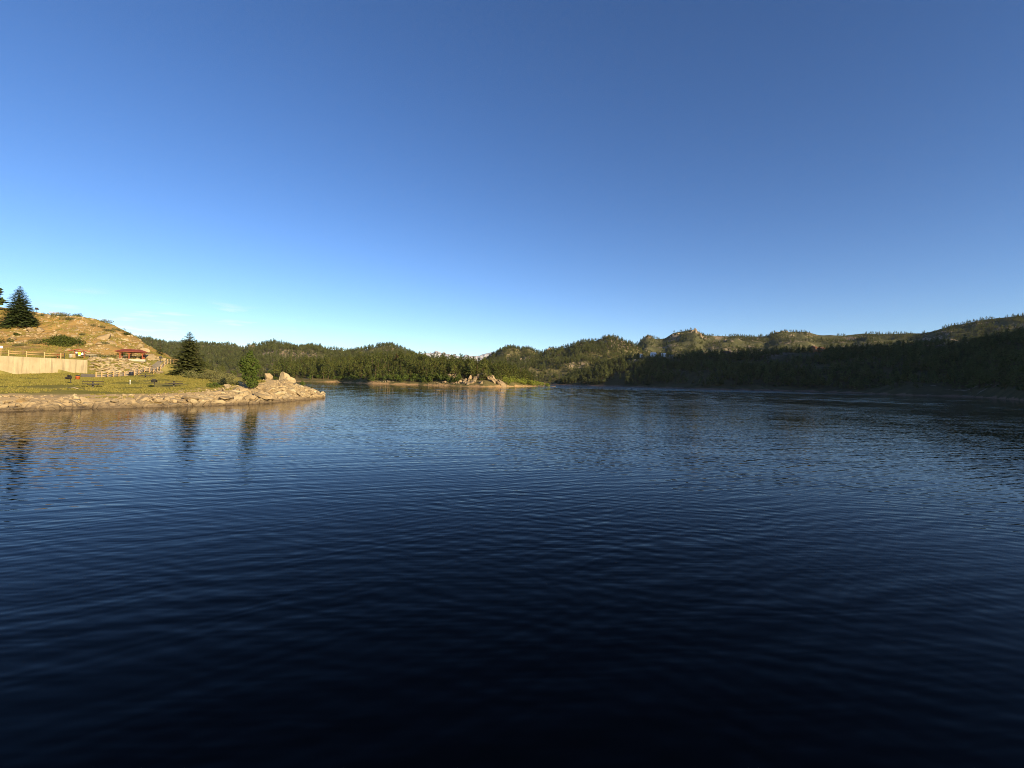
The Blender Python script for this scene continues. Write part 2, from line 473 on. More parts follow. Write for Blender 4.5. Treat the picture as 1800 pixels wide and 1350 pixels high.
for k, (sx_, sy_, amp) in enumerate(((1.6, 6.0, 0.16), (4.0, 14.0, 0.10))):
    nz = t.noise(t.mapping(v, (1 / sx_, 1 / sy_, 1)), 1.0, 2.0, 0.5, 'Color')
    vec = t.vmath('MULTIPLY', t.vmath('SUBTRACT', nz, (0.5, 0.5, 0.5)), (amp * .5, amp, 0))
    acc = t.vmath('ADD', acc, t.vmath('SCALE', vec, off))
gain = t.math('MULTIPLY', t.math('MULTIPLY', patch, lee), t.ramp(wind, 0, 1, 1.0, 5.0))
acc = t.vmath('SCALE', acc, gain)
nrm = t.vmath('NORMALIZE', t.vmath('ADD', acc, (0, 0, 1)))
p = t.n('BsdfPrincipled')
p.inputs['Base Color'].default_value = (0.0004, 0.0008, 0.002, 1)
p.inputs['Roughness'].default_value = 0.03
p.inputs['IOR'].default_value = 1.11
t.put(p.inputs['Normal'], nrm)
t.t.links.new(p.outputs[0], t.out.inputs['Surface'])
M['water'] = t.m

# ------------------------------------------------------------------ big setting: lake bed and water
def sheet(name, ext, z, mat):
    me = mesh_np(name, [(-ext, -ext, z), (ext, -ext, z), (ext, ext, z), (-ext, ext, z)], [[0, 1, 2, 3]], [mat])
    return struct(link(name, me))
me = mesh_np('ground', [(-11900, -4400, -9), (11900, -4400, -9), (11900, 10400, -9), (-11900, 10400, -9)], [[0, 1, 2, 3]], [M['hill_mid']])
struct(link('ground', me))
sheet('lake_water', 2600, 0, M['water'])

# ------------------------------------------------------------------ near land on the left
ctrl = []
def cp(px, py, d): 
    q = at(px, py, d); ctrl.append((q.x, q.y, q.z))
def cw(*a):
    ctrl.append(a)
SHORE = [(-52, -30), (-49, 0), (-46, 18), (-43, 30), (-41.2, 37.8), (-39.4, 40), (-38.1, 42.5), (-36, 45), (-34.2, 47), (-32.6, 49.5), (-31.3, 51.6), (-30.2, 55.5), (-30.0, 59), (-30.2, 66), (-29.6, 71), (-30.0, 75)]
FARSHORE = [(-34, 80), (-41, 90), (-50, 101), (-58, 114), (-67, 135), (-81, 160), (-98, 188)]
for (x, y) in SHORE: cw(x, y, 0.0)
for (x, y) in SHORE: cw(x + 3.5, y - 1.0, -1.6)
for (x, y) in SHORE[::2]: cw(x + 14, y - 3, -4)
for (x, y) in FARSHORE: cw(x, y, 0.0)
for (x, y) in FARSHORE: cw(x + 6, y + 3, -2.0)
for (x, y) in FARSHORE: cw(x + 22, y + 8, -5)
for q in ((0, 697, 43), (60, 697, 44.5), (160, 699, 47.5), (230, 697, 50), (300, 694, 53), (380, 690, 56), (430, 687, 60), (480, 683, 64), (520, 682, 69),
          (0, 682, 51), (80, 682, 53), (163, 681, 58), (271, 681, 62), (306, 679, 65), (380, 680, 66), (440, 680, 70), (500, 671, 71), (480, 672, 74), (540, 684, 73),
          (0, 661, 80), (80, 661, 83), (136, 667, 76), (169, 665.5, 90), (150, 656, 96), (231, 662, 94), (200, 664.5, 92), (200, 667, 80), (256, 664.5, 82), (300, 664, 86), (333, 657.5, 95), (380, 664, 88), (405, 672, 80),
          (242, 660.5, 104), (263, 657, 112), (281, 651, 119), (302, 641, 126), (170, 654, 99), (200, 652.5, 104), (242, 649.5, 108), (270, 641, 118), (284, 637, 122),
          (150, 632.5, 102), (175, 634.5, 106), (205, 635, 110), (232, 633, 115), (262, 634, 118),
          (0, 627, 95), (60, 629, 99), (110, 630, 101), (0, 620, 108), (80, 622, 112), (140, 625, 113), (190, 627, 119),
          (0, 602, 120), (60, 602, 122), (110, 602, 125), (170, 600, 130), (210, 605, 133), (245, 618, 135), (275, 630, 135),
          (33, 571, 138), (100, 577, 141), (160, 578, 144), (200, 588, 144),
          (0, 543, 152), (60, 550, 153), (105, 555, 154), (150, 559, 155), (175, 562, 154), (190, 568, 152), (210, 581, 151), (230, 591, 150), (243, 598, 149), (260, 612, 147), (278, 623, 145), (296, 633, 144),
          (320, 645, 140), (345, 656, 125)):
    cp(*q)
for q in ((-62, 10, 1.8), (-75, 20, 2.2), (-62, 40, 1.5), (-75, 55, 1.9), (-100, 40, 3.5), (-110, 70, 5.8), (-130, 60, 8), (-150, 90, 14), (-190, 80, 18), (-190, 120, 23), (-220, 160, 25),
          (-180, 175, 24), (-150, 172, 18), (-135, 172, 13), (-125, 172, 8), (-122, 161, 11), (-112, 160, 6), (-131, 163, 14), (-110, 165, 4.5), (-95, 160, 3), (-200, 200, 22), (-140, 200, 8), (-230, 60, 22), (-100, 0, 4), (-140, 20, 9), (-100, -30, 4), (-180, -30, 10)):
    cw(*q)
ctrl = np.array(ctrl)
def tps_k(d2): return np.where(d2 > 1e-9, 0.5 * d2 * np.log(np.maximum(d2, 1e-9)), 0)
n_ = len(ctrl)
A = np.zeros((n_ + 3, n_ + 3))
d2 = ((ctrl[:, None, :2] - ctrl[None, :, :2]) ** 2).sum(-1)
A[:n_, :n_] = tps_k(d2 / 1e4) + np.eye(n_) * 2e-4
Pm = np.c_[np.ones(n_), ctrl[:, :2] / 100]
A[:n_, n_:] = Pm; A[n_:, :n_] = Pm.T
coef = np.linalg.solve(A, np.r_[ctrl[:, 2], 0, 0, 0])
WALL_A, WALL_B = at(-90, 640, 74.5), at(154, 640, 97)          # line of the concrete wall, in plan
wd = Vector((WALL_B.x - WALL_A.x, WALL_B.y - WALL_A.y)); wlen = wd.length; wd /= wlen
wn = Vector((wd.y, -wd.x))                                  # faces the lake
WALL_TOP = 5.75
def near_base(X, Y):
    X = np.asarray(X, float); Y = np.asarray(Y, float)
    sh = X.shape; x = X.ravel(); y = Y.ravel()
    z = np.empty(len(x))
    for i in range(0, len(x), 20000):
        dd = ((x[i:i + 20000, None] - ctrl[None, :, 0]) ** 2 + (y[i:i + 20000, None] - ctrl[None, :, 1]) ** 2) / 1e4
        z[i:i + 20000] = tps_k(dd) @ coef[:n_] + coef[n_] + coef[n_ + 1] * x[i:i + 20000] / 100 + coef[n_ + 2] * y[i:i + 20000] / 100
    s = (x - WALL_A.x) * wd.x + (y - WALL_A.y) * wd.y
    dn = (x - WALL_A.x) * wn.x + (y - WALL_A.y) * wn.y
    up = (dn < -0.55) & (dn > -14) & (s > -30) & (s < wlen - 0.2)
    z = np.where(up, np.maximum(z, WALL_TOP - 0.12), z)
    front = (dn >= -0.55) & (dn < 2.5) & (s > -30) & (s < wlen + 0.4)
    z = np.where(front, np.minimum(z, 3.0), z)
    return z.reshape(sh)
def hill_w(X, Y, z):
    return np.clip((z - 6.4) / 1.5, 0, 1) 
def near(X, Y):
    z = near_base(X, Y)
    h = hill_w(X, Y, z)
    X = np.asarray(X, float); Y = np.asarray(Y, float)
    z = z + h * (1.3 * fbm(X / 9, Y / 9, 3, 4) + 0.5 * fbm(X / 2.2, Y / 2.2, 8, 3))
    z = z + (1 - h) * 0.10 * fbm(X / 3, Y / 3, 5, 3)
    return z
def near1(x, y): return float(near(np.array([x]), np.array([y]))[0])
def spot(px, d, py=None):
    """point on the near land under picture column px at depth d"""
    q = at(px, yh(px), d)
    return Vector((q.x, q.y, near1(q.x, q.y)))

gx = np.arange(-235, -14, 0.75); gy = np.arange(-40, 215, 0.75)
GX, GY = np.meshgrid(gx, gy, indexing='ij')
GZ = near(GX, GY)
# distance to the lake shore decides how sandy the ground is
sh_pts = []
for a, b in zip(SHORE[:-1], SHORE[1:]):
    k = max(2, int(math.hypot(b[0] - a[0], b[1] - a[1]) / 0.5))
    for i in range(k): sh_pts.append((a[0] + (b[0] - a[0]) * i / k, a[1] + (b[1] - a[1]) * i / k))
sh_pts.append(SHORE[-1])
sh_pts = np.array(sh_pts)
def shore_dist(x, y):
    out = np.empty(len(x))
    for i in range(0, len(x), 4000):
        out[i:i + 4000] = np.sqrt(((x[i:i + 4000, None] - sh_pts[None, :, 0]) ** 2 + (y[i:i + 4000, None] - sh_pts[None, :, 1]) ** 2).min(1))
    return out
SD = shore_dist(GX.ravel(), GY.ravel())
sandw = np.clip(1.25 - (SD - (9.5 - 3.0 * np.clip((GY.ravel() - 40) / 15, 0, 1))) / 4, 0, 1)
GZ2 = GZ.ravel() - np.where(SD < 3, 0.12, 0)
me = mesh_np('near_shore', np.c_[GX.ravel(), GY.ravel(), GZ2], grid_faces(len(gx), len(gy)), [M['near']], True)
attr(me, 'sand', sandw)
attr(me, 'hill', hill_w(GX, GY, near_base(GX, GY)))
struct(link('near_shore', me))

# fractured bedrock along the water's edge
seg = np.r_[0, np.cumsum(np.hypot(*np.diff(sh_pts, axis=0).T))]
ss = np.arange(28, seg[-1], 0.22)
bx_ = np.interp(ss, seg, sh_pts[:, 0]); by_ = np.interp(ss, seg, sh_pts[:, 1])
k5 = np.ones(21) / 21
tx = np.convolve(np.pad(np.gradient(bx_), 10, 'edge'), k5, 'valid'); ty = np.convolve(np.pad(np.gradient(by_), 10, 'edge'), k5, 'valid')
tl = np.hypot(tx, ty); nxs, nys = -ty / tl, tx / tl          # inland
tt = np.linspace(-2.0, 7.6, 46)
BX = bx_[:, None] + nxs[:, None] * tt[None, :]; BY = by_[:, None] + nys[:, None] * tt[None, :]
BX = BX + 0.5 * fbm(BX / 2.5, BY / 2.5, 21, 2); BY = BY + 0.5 * fbm(BX / 2.5, BY / 2.5, 31, 2)
v1, e1 = cells((BX * 0.8 + BY * 0.5) / 1.9, (BY * 0.8 - BX * 0.5) / 1.1, 40)
v2, e2 = cells((BX + BY * 0.3) / 0.8, (BY - BX * 0.2) / 0.55, 50)
bw = np.interp(by_, [40, 50, 58, 66], [3.4, 4.2, 6.2, 7.6])[:, None]      # width of bare rock
env = np.clip((tt[None, :] + 2.0) / 1.6, 0, 1) * np.clip((bw + 0.8 * fbm(BX / 3, BY / 3, 81, 2) - tt[None, :]) / 1.2, 0, 1)
rise = np.clip((BY - 52) / 14, 0, 1) * np.exp(-((tt - 4) / 2.6) ** 2)[None, :] * 0.15
BZ = near_base(BX, BY) + env * (0.24 * v1 + 0.12 * v2 - 0.30 * np.exp(-(e1 / 0.10) ** 2) - 0.12 * np.exp(-(e2 / 0.12) ** 2) + 0.14 * fbm(BX / 0.9, BY / 0.9, 71, 3)) + rise - 0.16
BZ = BZ + np.where(tt < 0.6, 0.25, 0.06)[None, :] * env - 0.35 * (env < 0.02)
me = mesh_np('rock_shore', np.c_[BX.ravel(), BY.ravel(), BZ.ravel()], grid_faces(len(ss), len(tt)), [M['rock']], False)
rock_shore = struct(link('rock_shore', me))

# ------------------------------------------------------------------ far hills
LAYERS = {}
def layer(name, mat, shore, ridge, crest, trees=0.0, du=0.006, nt_=44, amp=1.0, prof=0.9, back=0.7, base=0.0, scl=60, rockpx=()):
    """a hill range between a foot line and a ridge line. shore, crest: (px, depth); ridge: (px, py seen at the ridge)"""
    sp, sd_ = np.array(shore, float).T; rp, ry = np.array(ridge, float).T; cpx, cd = np.array(crest, float).T
    us = np.arange((rp[0] - 900) / FPX, (rp[-1] - 900) / FPX, du)
    def fn(u, t):
        px = 900 + u * FPX
        d0 = np.interp(px, sp, sd_); d1 = np.interp(px, cpx, cd)
        y = np.interp(px, rp, ry)
        H = CAMH + (HOR0 + (px - 900) * SLOPE - y) * d1 / FPX - trees
        H = np.maximum(H, base)
        Y = d0 + (d1 - d0) * t
        X = u * Y
        s = np.clip(t, 0, 1)
        pr = s ** prof
        pr = np.where(t > 1, 1 - back * np.clip(t - 1, 0, 1) ** 1.3, pr)
        pr = np.where(t < 0, t * 2.0, pr)
        z = base + (H - base) * pr
        rough = amp * np.clip(s * 6, 0, 1) * (1 - 0.75 * np.exp(-((t - 1) / 0.10) ** 2))
        z = z + rough * (0.16 * np.minimum(H, 60) * fbm(X / scl, Y / scl, 90, 4) + 1.2 * fbm(X / 12, Y / 12, 95, 3))
        z = np.where(t < 0, np.minimum(z, -0.3), z)
        return X, Y, z
    ts = np.r_[np.linspace(-0.06, 1.0, nt_), np.linspace(1.03, 1.9, 14)]
    Ug, Tg = np.meshgrid(us, ts, indexing='ij')
    X, Y, Z = fn(Ug, Tg)
    me = mesh_np(name, np.c_[X.ravel(), Y.ravel(), Z.ravel()], grid_faces(len(us), len(ts)), [mat], True)
    rk = np.zeros(Ug.shape)
    for (px, t0, w, tw) in rockpx:
        rk += np.exp(-(((900 + Ug * FPX) - px) / w) ** 2 - ((Tg - t0) / tw) ** 2)
    attr(me, 'rock', np.clip(rk * 1.6 + 0.9 * fbm(X / 14, Y / 14, 33, 3) * (rk > 0.15) - 0.3, 0, 1))
    o = struct(link(name, me))
    LAYERS[name] = (fn, us[0], us[-1])
    return o

PT_SHORE = [(330, 345), (540, 305), (600, 315), (653, 270), (736, 264), (790, 254), (850, 246), (880, 262), (920, 316), (960, 340), (978, 346)]
PT_RIDGE = [(330, 640), (400, 641), (470, 640), (500, 634), (564, 630), (620, 625), (700, 624), (749, 627), (793, 629), (825, 632), (853, 636), (871, 640), (887, 643), (904, 648), (920, 653), (933, 659), (947, 664), (960, 670), (978, 677.5)]
PT_CREST = [(330, 560), (540, 440), (650, 420), (750, 400), (850, 350), (900, 345), (950, 362), (978, 358)]
layer('wooded_point', M['hill_point'], PT_SHORE, PT_RIDGE, PT_CREST, trees=6.5, du=0.004, amp=1.0, prof=0.75, scl=40)
layer('forested_hills', M['hill_left'], [(120, 700), (440, 640)],
      [(120, 580), (200, 588), (257, 591), (282, 597), (304, 600), (316, 597), (354, 599), (376, 602), (385, 604), (399, 602), (419, 608), (430, 613), (440, 622)],
      [(120, 1250), (440, 1200)], trees=7, du=0.006, nt_=50, scl=90)
layer('forested_hill_range', M['hill_left'], [(390, 560), (770, 520)],
      [(390, 632), (420, 614), (435, 605), (460, 601), (484, 598), (500, 600), (516, 604), (531, 605), (550, 602), (562, 605), (587, 610), (609, 610.5), (634, 610), (656, 605), (668, 602.5), (687, 602.5), (702, 607), (724, 617), (749, 626), (775, 634)],
      [(390, 900), (600, 980), (775, 900)], trees=6.5, du=0.004, nt_=56, scl=80, rockpx=((437, 0.93, 8, 0.07), (480, 0.45, 40, 0.12), (530, 0.5, 30, 0.1)))
layer('rocky_hills', M['hill_mid'], [(835, 620), (1000, 640), (1130, 660)],
      [(835, 642), (853, 631), (865, 622), (877, 614), (887, 609), (896, 607), (907, 610), (913, 612), (927, 610.5), (933, 613), (947, 619), (953, 618), (963, 612), (971, 611), (980, 610), (993, 606), (1007, 600.5), (1023, 595.5), (1042, 595), (1055, 592), (1067, 588), (1080, 591), (1089, 594), (1101, 598), (1114, 604), (1135, 620)],
      [(835, 1000), (900, 1050), (1000, 950), (1135, 900)], trees=5, du=0.003, nt_=60, scl=60, amp=1.6,
      rockpx=((960, 0.9, 8, 0.1), (925, 0.55, 12, 0.15), (1067, 0.95, 12, 0.08), (1098, 0.9, 10, 0.1), (1010, 0.8, 14, 0.1), (985, 0.6, 25, 0.2)))
layer('rear_ridge', M['hill_rear'], [(1090, 800), (1900, 760), (3000, 500)],
      [(1090, 620), (1112, 606), (1121, 601), (1128, 593), (1137, 587), (1151, 592), (1167, 591), (1181, 582), (1198, 579), (1218, 576), (1226, 580), (1237, 586), (1258, 587), (1294, 588), (1310, 589), (1347, 587), (1361, 580), (1372, 578), (1383, 579.5), (1403, 580), (1419, 581), (1434, 584.5), (1473, 585), (1520, 584.5), (1550, 584), (1588, 582), (1617, 583), (1642, 578.5), (1667, 570), (1692, 566), (1717, 559), (1742, 556), (1775, 553), (1800, 550), (1900, 530), (2000, 495), (2300, 330), (3000, 160)],  # unseen extension right of the frame raised to throw shade on the ridge
      [(1090, 1250), (1500, 1250), (1800, 1050), (3000, 700)], trees=5, du=0.004, nt_=56, scl=55, amp=1.9,
      rockpx=((1218, 0.93, 10, 0.08), (1185, 0.9, 10, 0.06), (1137, 0.95, 6, 0.05), (1273, 0.85, 8, 0.05), (1340, 0.5, 10, 0.08)))
RS_SHORE = [(965, 610), (1000, 600), (1100, 510), (1240, 415), (1300, 415), (1400, 405), (1500, 355), (1600, 285), (1700, 270), (1800, 190), (2100, 150), (2600, 110), (3400, 78), (4600, 55), (6500, 38), (9000, 26)]
RS_RIDGE = [(965, 676), (985, 668), (1010, 657), (1050, 642), (1089, 627), (1104, 624), (1146, 620), (1198, 621), (1240, 617), (1302, 615), (1340, 616), (1375, 613), (1427, 613), (1473, 611), (1550, 607), (1590, 602), (1613, 598), (1650, 597), (1683, 597), (1717, 592), (1767, 584), (1800, 579), (1900, 560), (2100, 445), (2600, 285), (3400, -70), (4600, -570), (6500, -1230), (9000, -1930)]  # unseen rise past the right frame edge, shaped to shade this slope
RS_CREST = [(965, 640), (1000, 680), (1100, 700), (1240, 640), (1500, 600), (1800, 480), (2100, 400), (2600, 300), (3400, 210), (4600, 150), (6500, 105), (9000, 73)]
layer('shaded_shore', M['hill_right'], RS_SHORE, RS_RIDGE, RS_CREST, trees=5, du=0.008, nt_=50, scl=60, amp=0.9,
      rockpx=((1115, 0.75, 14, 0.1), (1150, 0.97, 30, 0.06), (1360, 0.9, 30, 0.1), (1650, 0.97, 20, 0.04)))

# snowy peaks on the skyline
us = np.arange((690 - 900) / FPX, (900 - 900) / FPX, 0.0011)
prx = np.array([690, 735, 750, 757, 768, 776, 790, 797, 812, 818, 826, 838, 850, 862, 880, 900])
pry = np.array([632, 621, 617.5, 619, 617, 620, 624, 623, 627, 624, 626, 624, 622, 620, 624, 630])
ts = np.linspace(0, 2, 40)
Ug, Tg = np.meshgrid(us, ts, indexing='ij')
px = 900 + Ug * FPX
Yg = 7600 + 1800 * Tg
Hg = CAMH + (yh(px) - np.interp(px, prx, pry)) * 9400 / FPX
Zg = Hg * np.where(Tg < 1, 0.25 + 0.75 * Tg, 1 - 0.6 * (Tg - 1))
Zg = Zg + 150 * fbm(Ug * Yg / 220, Yg / 220, 61, 4) * np.clip(1 - np.exp(-((Tg - 1) / 0.08) ** 2) * 0.8, 0, 1)
struct(link('snowy_mountains', mesh_np('snowy_mountains', np.c_[(Ug * Yg).ravel(), Yg.ravel(), Zg.ravel()], grid_faces(len(us), len(ts)), [M['snow']], False)))

# ------------------------------------------------------------------ plant meshes
def kite(p, d, L, w, droop, up, V, F):
    """a needle spray: a folded kite from p along d"""
    side = np.cross(d, up); side /= np.linalg.norm(side) + 1e-9
    m = p + d * L * 0.55 + up * (-droop * 0.3 * L)
    tip = p + d * L + up * (-droop * L)
    b = len(V)
    V += [p, m + side * w - up * w * 0.35, tip, m - side * w - up * w * 0.35]
    F += [(b, b + 1, b + 2), (b, b + 2, b + 3)]

UP = np.array([0, 0, 1.0])
def conifer(H, Rm, whorls, nb, twigs, seed, power=0.85, z0=0.06, droop=0.25, gap=0.0, top_open=0.0):
    r = np.random.default_rng(seed)
    V = []; F = []
    for i in range(whorls):
        f = (i + r.uniform(-0.3, 0.3)) / whorls
        z = H * (z0 + (1 - z0) * max(f, 0))
        env = Rm * (1 - max(f, 0)) ** power * (0.55 + 0.45 * min(1, (f + 0.12) / 0.14)) + 0.02 * H * (1 - f)
        n = max(4, int(nb * (0.45 + 0.55 * (1 - f))))
        ph = r.uniform(0, 6.28)
        for k in range(n):
            if r.random() < gap: continue
            a = ph + 6.283 * k / n + r.uniform(-0.25, 0.25)
            L = env * r.uniform(0.68, 1.15)
            el = r.uniform(-0.25, 0.05) + 0.55 * f
            d = np.array([math.cos(a) * math.cos(el), math.sin(a) * math.cos(el), math.sin(el)])
            p = np.array([0, 0, z])
            if twigs == 0:
                kite(p, d, L, L * r.uniform(0.26, 0.40), droop, UP, V, F)
            else:
                m = max(3, int(twigs * (L / Rm) ** 0.6))
                for j in range(m):
                    g = (j + 0.5 + r.uniform(-0.3, 0.3)) / m
                    q = p + d * L * g * 0.93 - UP * droop * L * g * g + r.normal(0, 0.02 * H * 0.25, 3) * 0.5
                    sgn = 1 if j % 2 else -1
                    b = a + sgn * r.uniform(0.35, 1.0) * (1.05 - 0.6 * g)
                    dd = np.array([math.cos(b), math.sin(b), r.uniform(-0.25, 0.3)])
                    l = (0.10 + 0.22 * (1 - g * 0.6)) * L + 0.018 * H
                    kite(q, dd / np.linalg.norm(dd), l * r.uniform(0.7, 1.2), l * r.uniform(0.22, 0.38), 0.15, UP, V, F)
    for k in range(3):
        d = np.array([r.uniform(-.15, .15), r.uniform(-.15, .15), 1.0])
        kite(np.array([0, 0, H * 0.93]), d, H * 0.075, H * 0.008, 0.0, np.array([math.cos(k * 2.1), math.sin(k * 2.1), 0]), V, F)
    return np.array(V), np.array(F)

def pine(H, seed, nclump=16, leaves=9):
    """open-crowned pine: needle clumps at branch ends"""
    r = np.random.default_rng(seed)
    V = []; F = []
    for i in range(nclump):
        f = (i + r.random()) / nclump
        z = H * (0.26 + 0.72 * f)
        rad = H * 0.20 * (1 - f) ** 0.7 * r.uniform(0.5, 1.25) * min(1, 0.55 + 2.2 * f)
        a = i * 2.4 + r.uniform(-0.4, 0.4)
        c = np.array([math.cos(a) * rad, math.sin(a) * rad, z])
        s = H * (0.13 - 0.07 * f) * r.uniform(0.8, 1.3)
        for k in range(leaves):
            d = r.normal(0, 1, 3); d[2] = abs(d[2]) * 0.7 - 0.15; d /= np.linalg.norm(d)
            kite(c + r.normal(0, 0.25, 3) * s, d, s * r.uniform(0.7, 1.2), s * r.uniform(0.28, 0.45), 0.1, np.array([r.normal(), r.normal(), 1.0]) / 1.5, V, F)
    return np.array(V), np.array(F)

def leafy(blobs, n, size, seed, flat=0.6):
    """leaves spread over and through a few lobes; blobs: (x,y,z,rx,ry,rz)"""
    r = np.random.default_rng(seed)
    bl = np.array(blobs, float)
    wgt = (bl[:, 3] * bl[:, 4] * bl[:, 5]) ** 0.67
    idx = r.choice(len(bl), n, p=wgt / wgt.sum())
    d = r.normal(0, 1, (n, 3)); d /= np.linalg.norm(d, axis=1)[:, None]
    rad = r.uniform(0.45, 1.08, (n, 1)) ** 0.6
    c = bl[idx, :3] + d * rad * bl[idx, 3:]
    nr = d + r.normal(0, flat, (n, 3)); nr /= np.linalg.norm(nr, axis=1)[:, None]
    tg = np.cross(nr, r.normal(0, 1, (n, 3))); tg /= np.linalg.norm(tg, axis=1)[:, None] + 1e-9
    bt = np.cross(nr, tg)
    s = size * r.uniform(0.6, 1.4, (n, 1))
    V = np.stack([c - tg * s, c + bt * s * 0.55, c + tg * s, c - bt * s * 0.55], 1).reshape(-1, 3)
    F = np.arange(n * 4).reshape(-1, 4)
    return V, F

def trunk_mesh(name, H, r0, mat, lean=0.0, limbs=0, seed=0):
    r = random.Random(seed)
    mb = MB()
    pts = [(lean * H * 0.1 * math.sin(k * 1.3), lean * H * 0.1 * math.cos(k), H * k / 6) for k in range(7)]
    pts[0] = (0, 0, -0.3)
    mb.tube(pts, [r0 * (1.25 if k == 0 else 1 - 0.14 * k) for k in range(7)], 7)
    for i in range(limbs):
        a = r.uniform(0, 6.28); z = H * r.uniform(0.25, 0.8); L = H * r.uniform(0.15, 0.35)
        mb.tube([(0, 0, z), (math.cos(a) * L * .5, math.sin(a) * L * .5, z + L * .35), (math.cos(a) * L, math.sin(a) * L, z + L * .8)], [r0 * .4, r0 * .25, r0 * .08], 5)
    return mb.mesh(name, mat, True)

def stone_mesh(seed, n=14, mat=None, flat=0.75):
    r = np.random.default_rng(seed)
    p = r.normal(0, 1, (n, 3)); p /= np.linalg.norm(p, axis=1)[:, None]
    p *= r.uniform(0.75, 1.0, (n, 1)); p[:, 2] *= flat
    bm = bmesh.new()
    for q in p: bm.verts.new(q)
    res = bmesh.ops.convex_hull(bm, input=list(bm.verts))
    bmesh.ops.delete(bm, geom=[v for v in bm.verts if not v.link_faces], context='VERTS')
    bmesh.ops.dissolve_limit(bm, angle_limit=R(16), verts=bm.verts, edges=bm.edges)
    bmesh.ops.bevel(bm, geom=list(bm.edges), offset=0.045, segments=1, affect='EDGES')
    bmesh.ops.triangulate(bm, faces=bm.faces)
    me = bpy.data.meshes.new('stone'); bm.to_mesh(me); bm.free()
    me.materials.append(mat)
    return me

def boulder_mesh(seed, mat, cuts=14, sub=4, rough=0.07, lo=0.55, hi=0.9, name='boulder'):
    """angular boulder: a ball sliced by random planes, then weathered"""
    r = np.random.default_rng(seed)
    bm = bmesh.new()
    bmesh.ops.create_icosphere(bm, subdivisions=sub, radius=1)
    co = np.array([v.co[:] for v in bm.verts])
    for k in range(cuts):
        nrm = r.normal(0, 1, 3); nrm /= np.linalg.norm(nrm)
        h = r.uniform(lo, hi)
        dd = co @ nrm
        over = dd > h
        co[over] -= np.outer(dd[over] - h, nrm)
    nz = fbm(co[:, 0] * 2.1 + seed, co[:, 1] * 2.1 + co[:, 2] * 1.7, seed, 4)
    nz2 = fbm(co[:, 2] * 5 + seed, co[:, 0] * 5 - co[:, 1] * 4, seed + 3, 2)
    co *= (1 + rough * nz + rough * 0.5 * nz2)[:, None]
    for v, c in zip(bm.verts, co): v.co = c
    me = bpy.data.meshes.new(name); bm.to_mesh(me); bm.free()
    me.materials.append(mat)
    return me

# ------------------------------------------------------------------ scatter by geometry nodes (only for what cannot be counted)
def scatter(name, protos, pts, scale, rotz, idx, tilt=None):
    me = bpy.data.meshes.new(name)
    me.vertices.add(len(pts)); me.vertices.foreach_set('co', np.asarray(pts, np.float32).ravel())
    attr(me, 'sc', scale)
    a = me.attributes.new('rot', 'FLOAT_VECTOR', 'POINT')
    rv = np.zeros((len(pts), 3), np.float32); rv[:, 2] = rotz
    if tilt is not None: rv[:, :2] = tilt
    a.data.foreach_set('vector', rv.ravel())
    a = me.attributes.new('pick', 'INT', 'POINT'); a.data.foreach_set('value', np.asarray(idx, np.int32))
    o = link(name, me); o['kind'] = 'stuff'
    g = bpy.data.node_groups.new(name, 'GeometryNodeTree')
    g.interface.new_socket('Geometry', in_out='INPUT', socket_type='NodeSocketGeometry')
    g.interface.new_socket('Geometry', in_out='OUTPUT', socket_type='NodeSocketGeometry')
    gi = g.nodes.new('NodeGroupInput'); go = g.nodes.new('NodeGroupOutput')
    ip = g.nodes.new('GeometryNodeInstanceOnPoints')
    jn = g.nodes.new('GeometryNodeJoinGeometry')
    for pm in reversed(protos):
        po = bpy.data.objects.new('proto', pm)
        oi = g.nodes.new('GeometryNodeObjectInfo'); oi.inputs['Object'].default_value = po
        oi.inputs['As Instance'].default_value = True
        g.links.new(oi.outputs['Geometry'], jn.inputs[0])
    g.links.new(jn.outputs[0], ip.inputs['Instance'])
    g.links.new(gi.outputs[0], ip.inputs['Points'])
    ip.inputs['Pick Instance'].default_value = True
    def na(nm, ty):
        q = g.nodes.new('GeometryNodeInputNamedAttribute'); q.data_type = ty; q.inputs[0].default_value = nm
        return q.outputs[0]
    g.links.new(na('pick', 'INT'), ip.inputs['Instance Index'])
    g.links.new(na('sc', 'FLOAT'), ip.inputs['Scale'])
    g.links.new(na('rot', 'FLOAT_VECTOR'), ip.inputs['Rotation'])
    g.links.new(ip.outputs[0], go.inputs[0])
    md = o.modifiers.new('scatter', 'NODES'); md.node_group = g
    return o

# tree meshes of unit height, shared by the woods
def tri_tree(name, VF, mat, trunk=True):
    V, F = VF
    mi = np.zeros(len(F), int)
    if trunk:
        b = len(V)
        tv = [(math.cos(k * 2.094) * .018, math.sin(k * 2.094) * .018, -0.05) for k in range(3)] + [(0, 0, 0.8)]
        V = np.r_[V, tv]; F = np.r_[F, [(b, b + 1, b + 3), (b + 1, b + 2, b + 3), (b + 2, b, b + 3)]]
        mi = np.r_[mi, 1, 1, 1]
    return mesh_np(name, V, F, [mat, M['bark']], False, mi)
FIR_VF = [conifer(1, 0.20 + 0.02 * k, 9 + k % 3, 8, 0, 100 + k, 0.8, 0.10, 0.35) for k in range(4)]
PINE_VF = [pine(1, 200 + k, 15 + k, 8) for k in range(5)]
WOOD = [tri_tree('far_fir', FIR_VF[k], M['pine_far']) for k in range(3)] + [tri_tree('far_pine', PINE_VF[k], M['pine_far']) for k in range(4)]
POINTWOOD = [tri_tree('fir', FIR_VF[k], M['pine']) for k in range(3)] + [tri_tree('pine', PINE_VF[k], [M['pine'], M['pine_olive']][k % 2]) for k in range(4)]
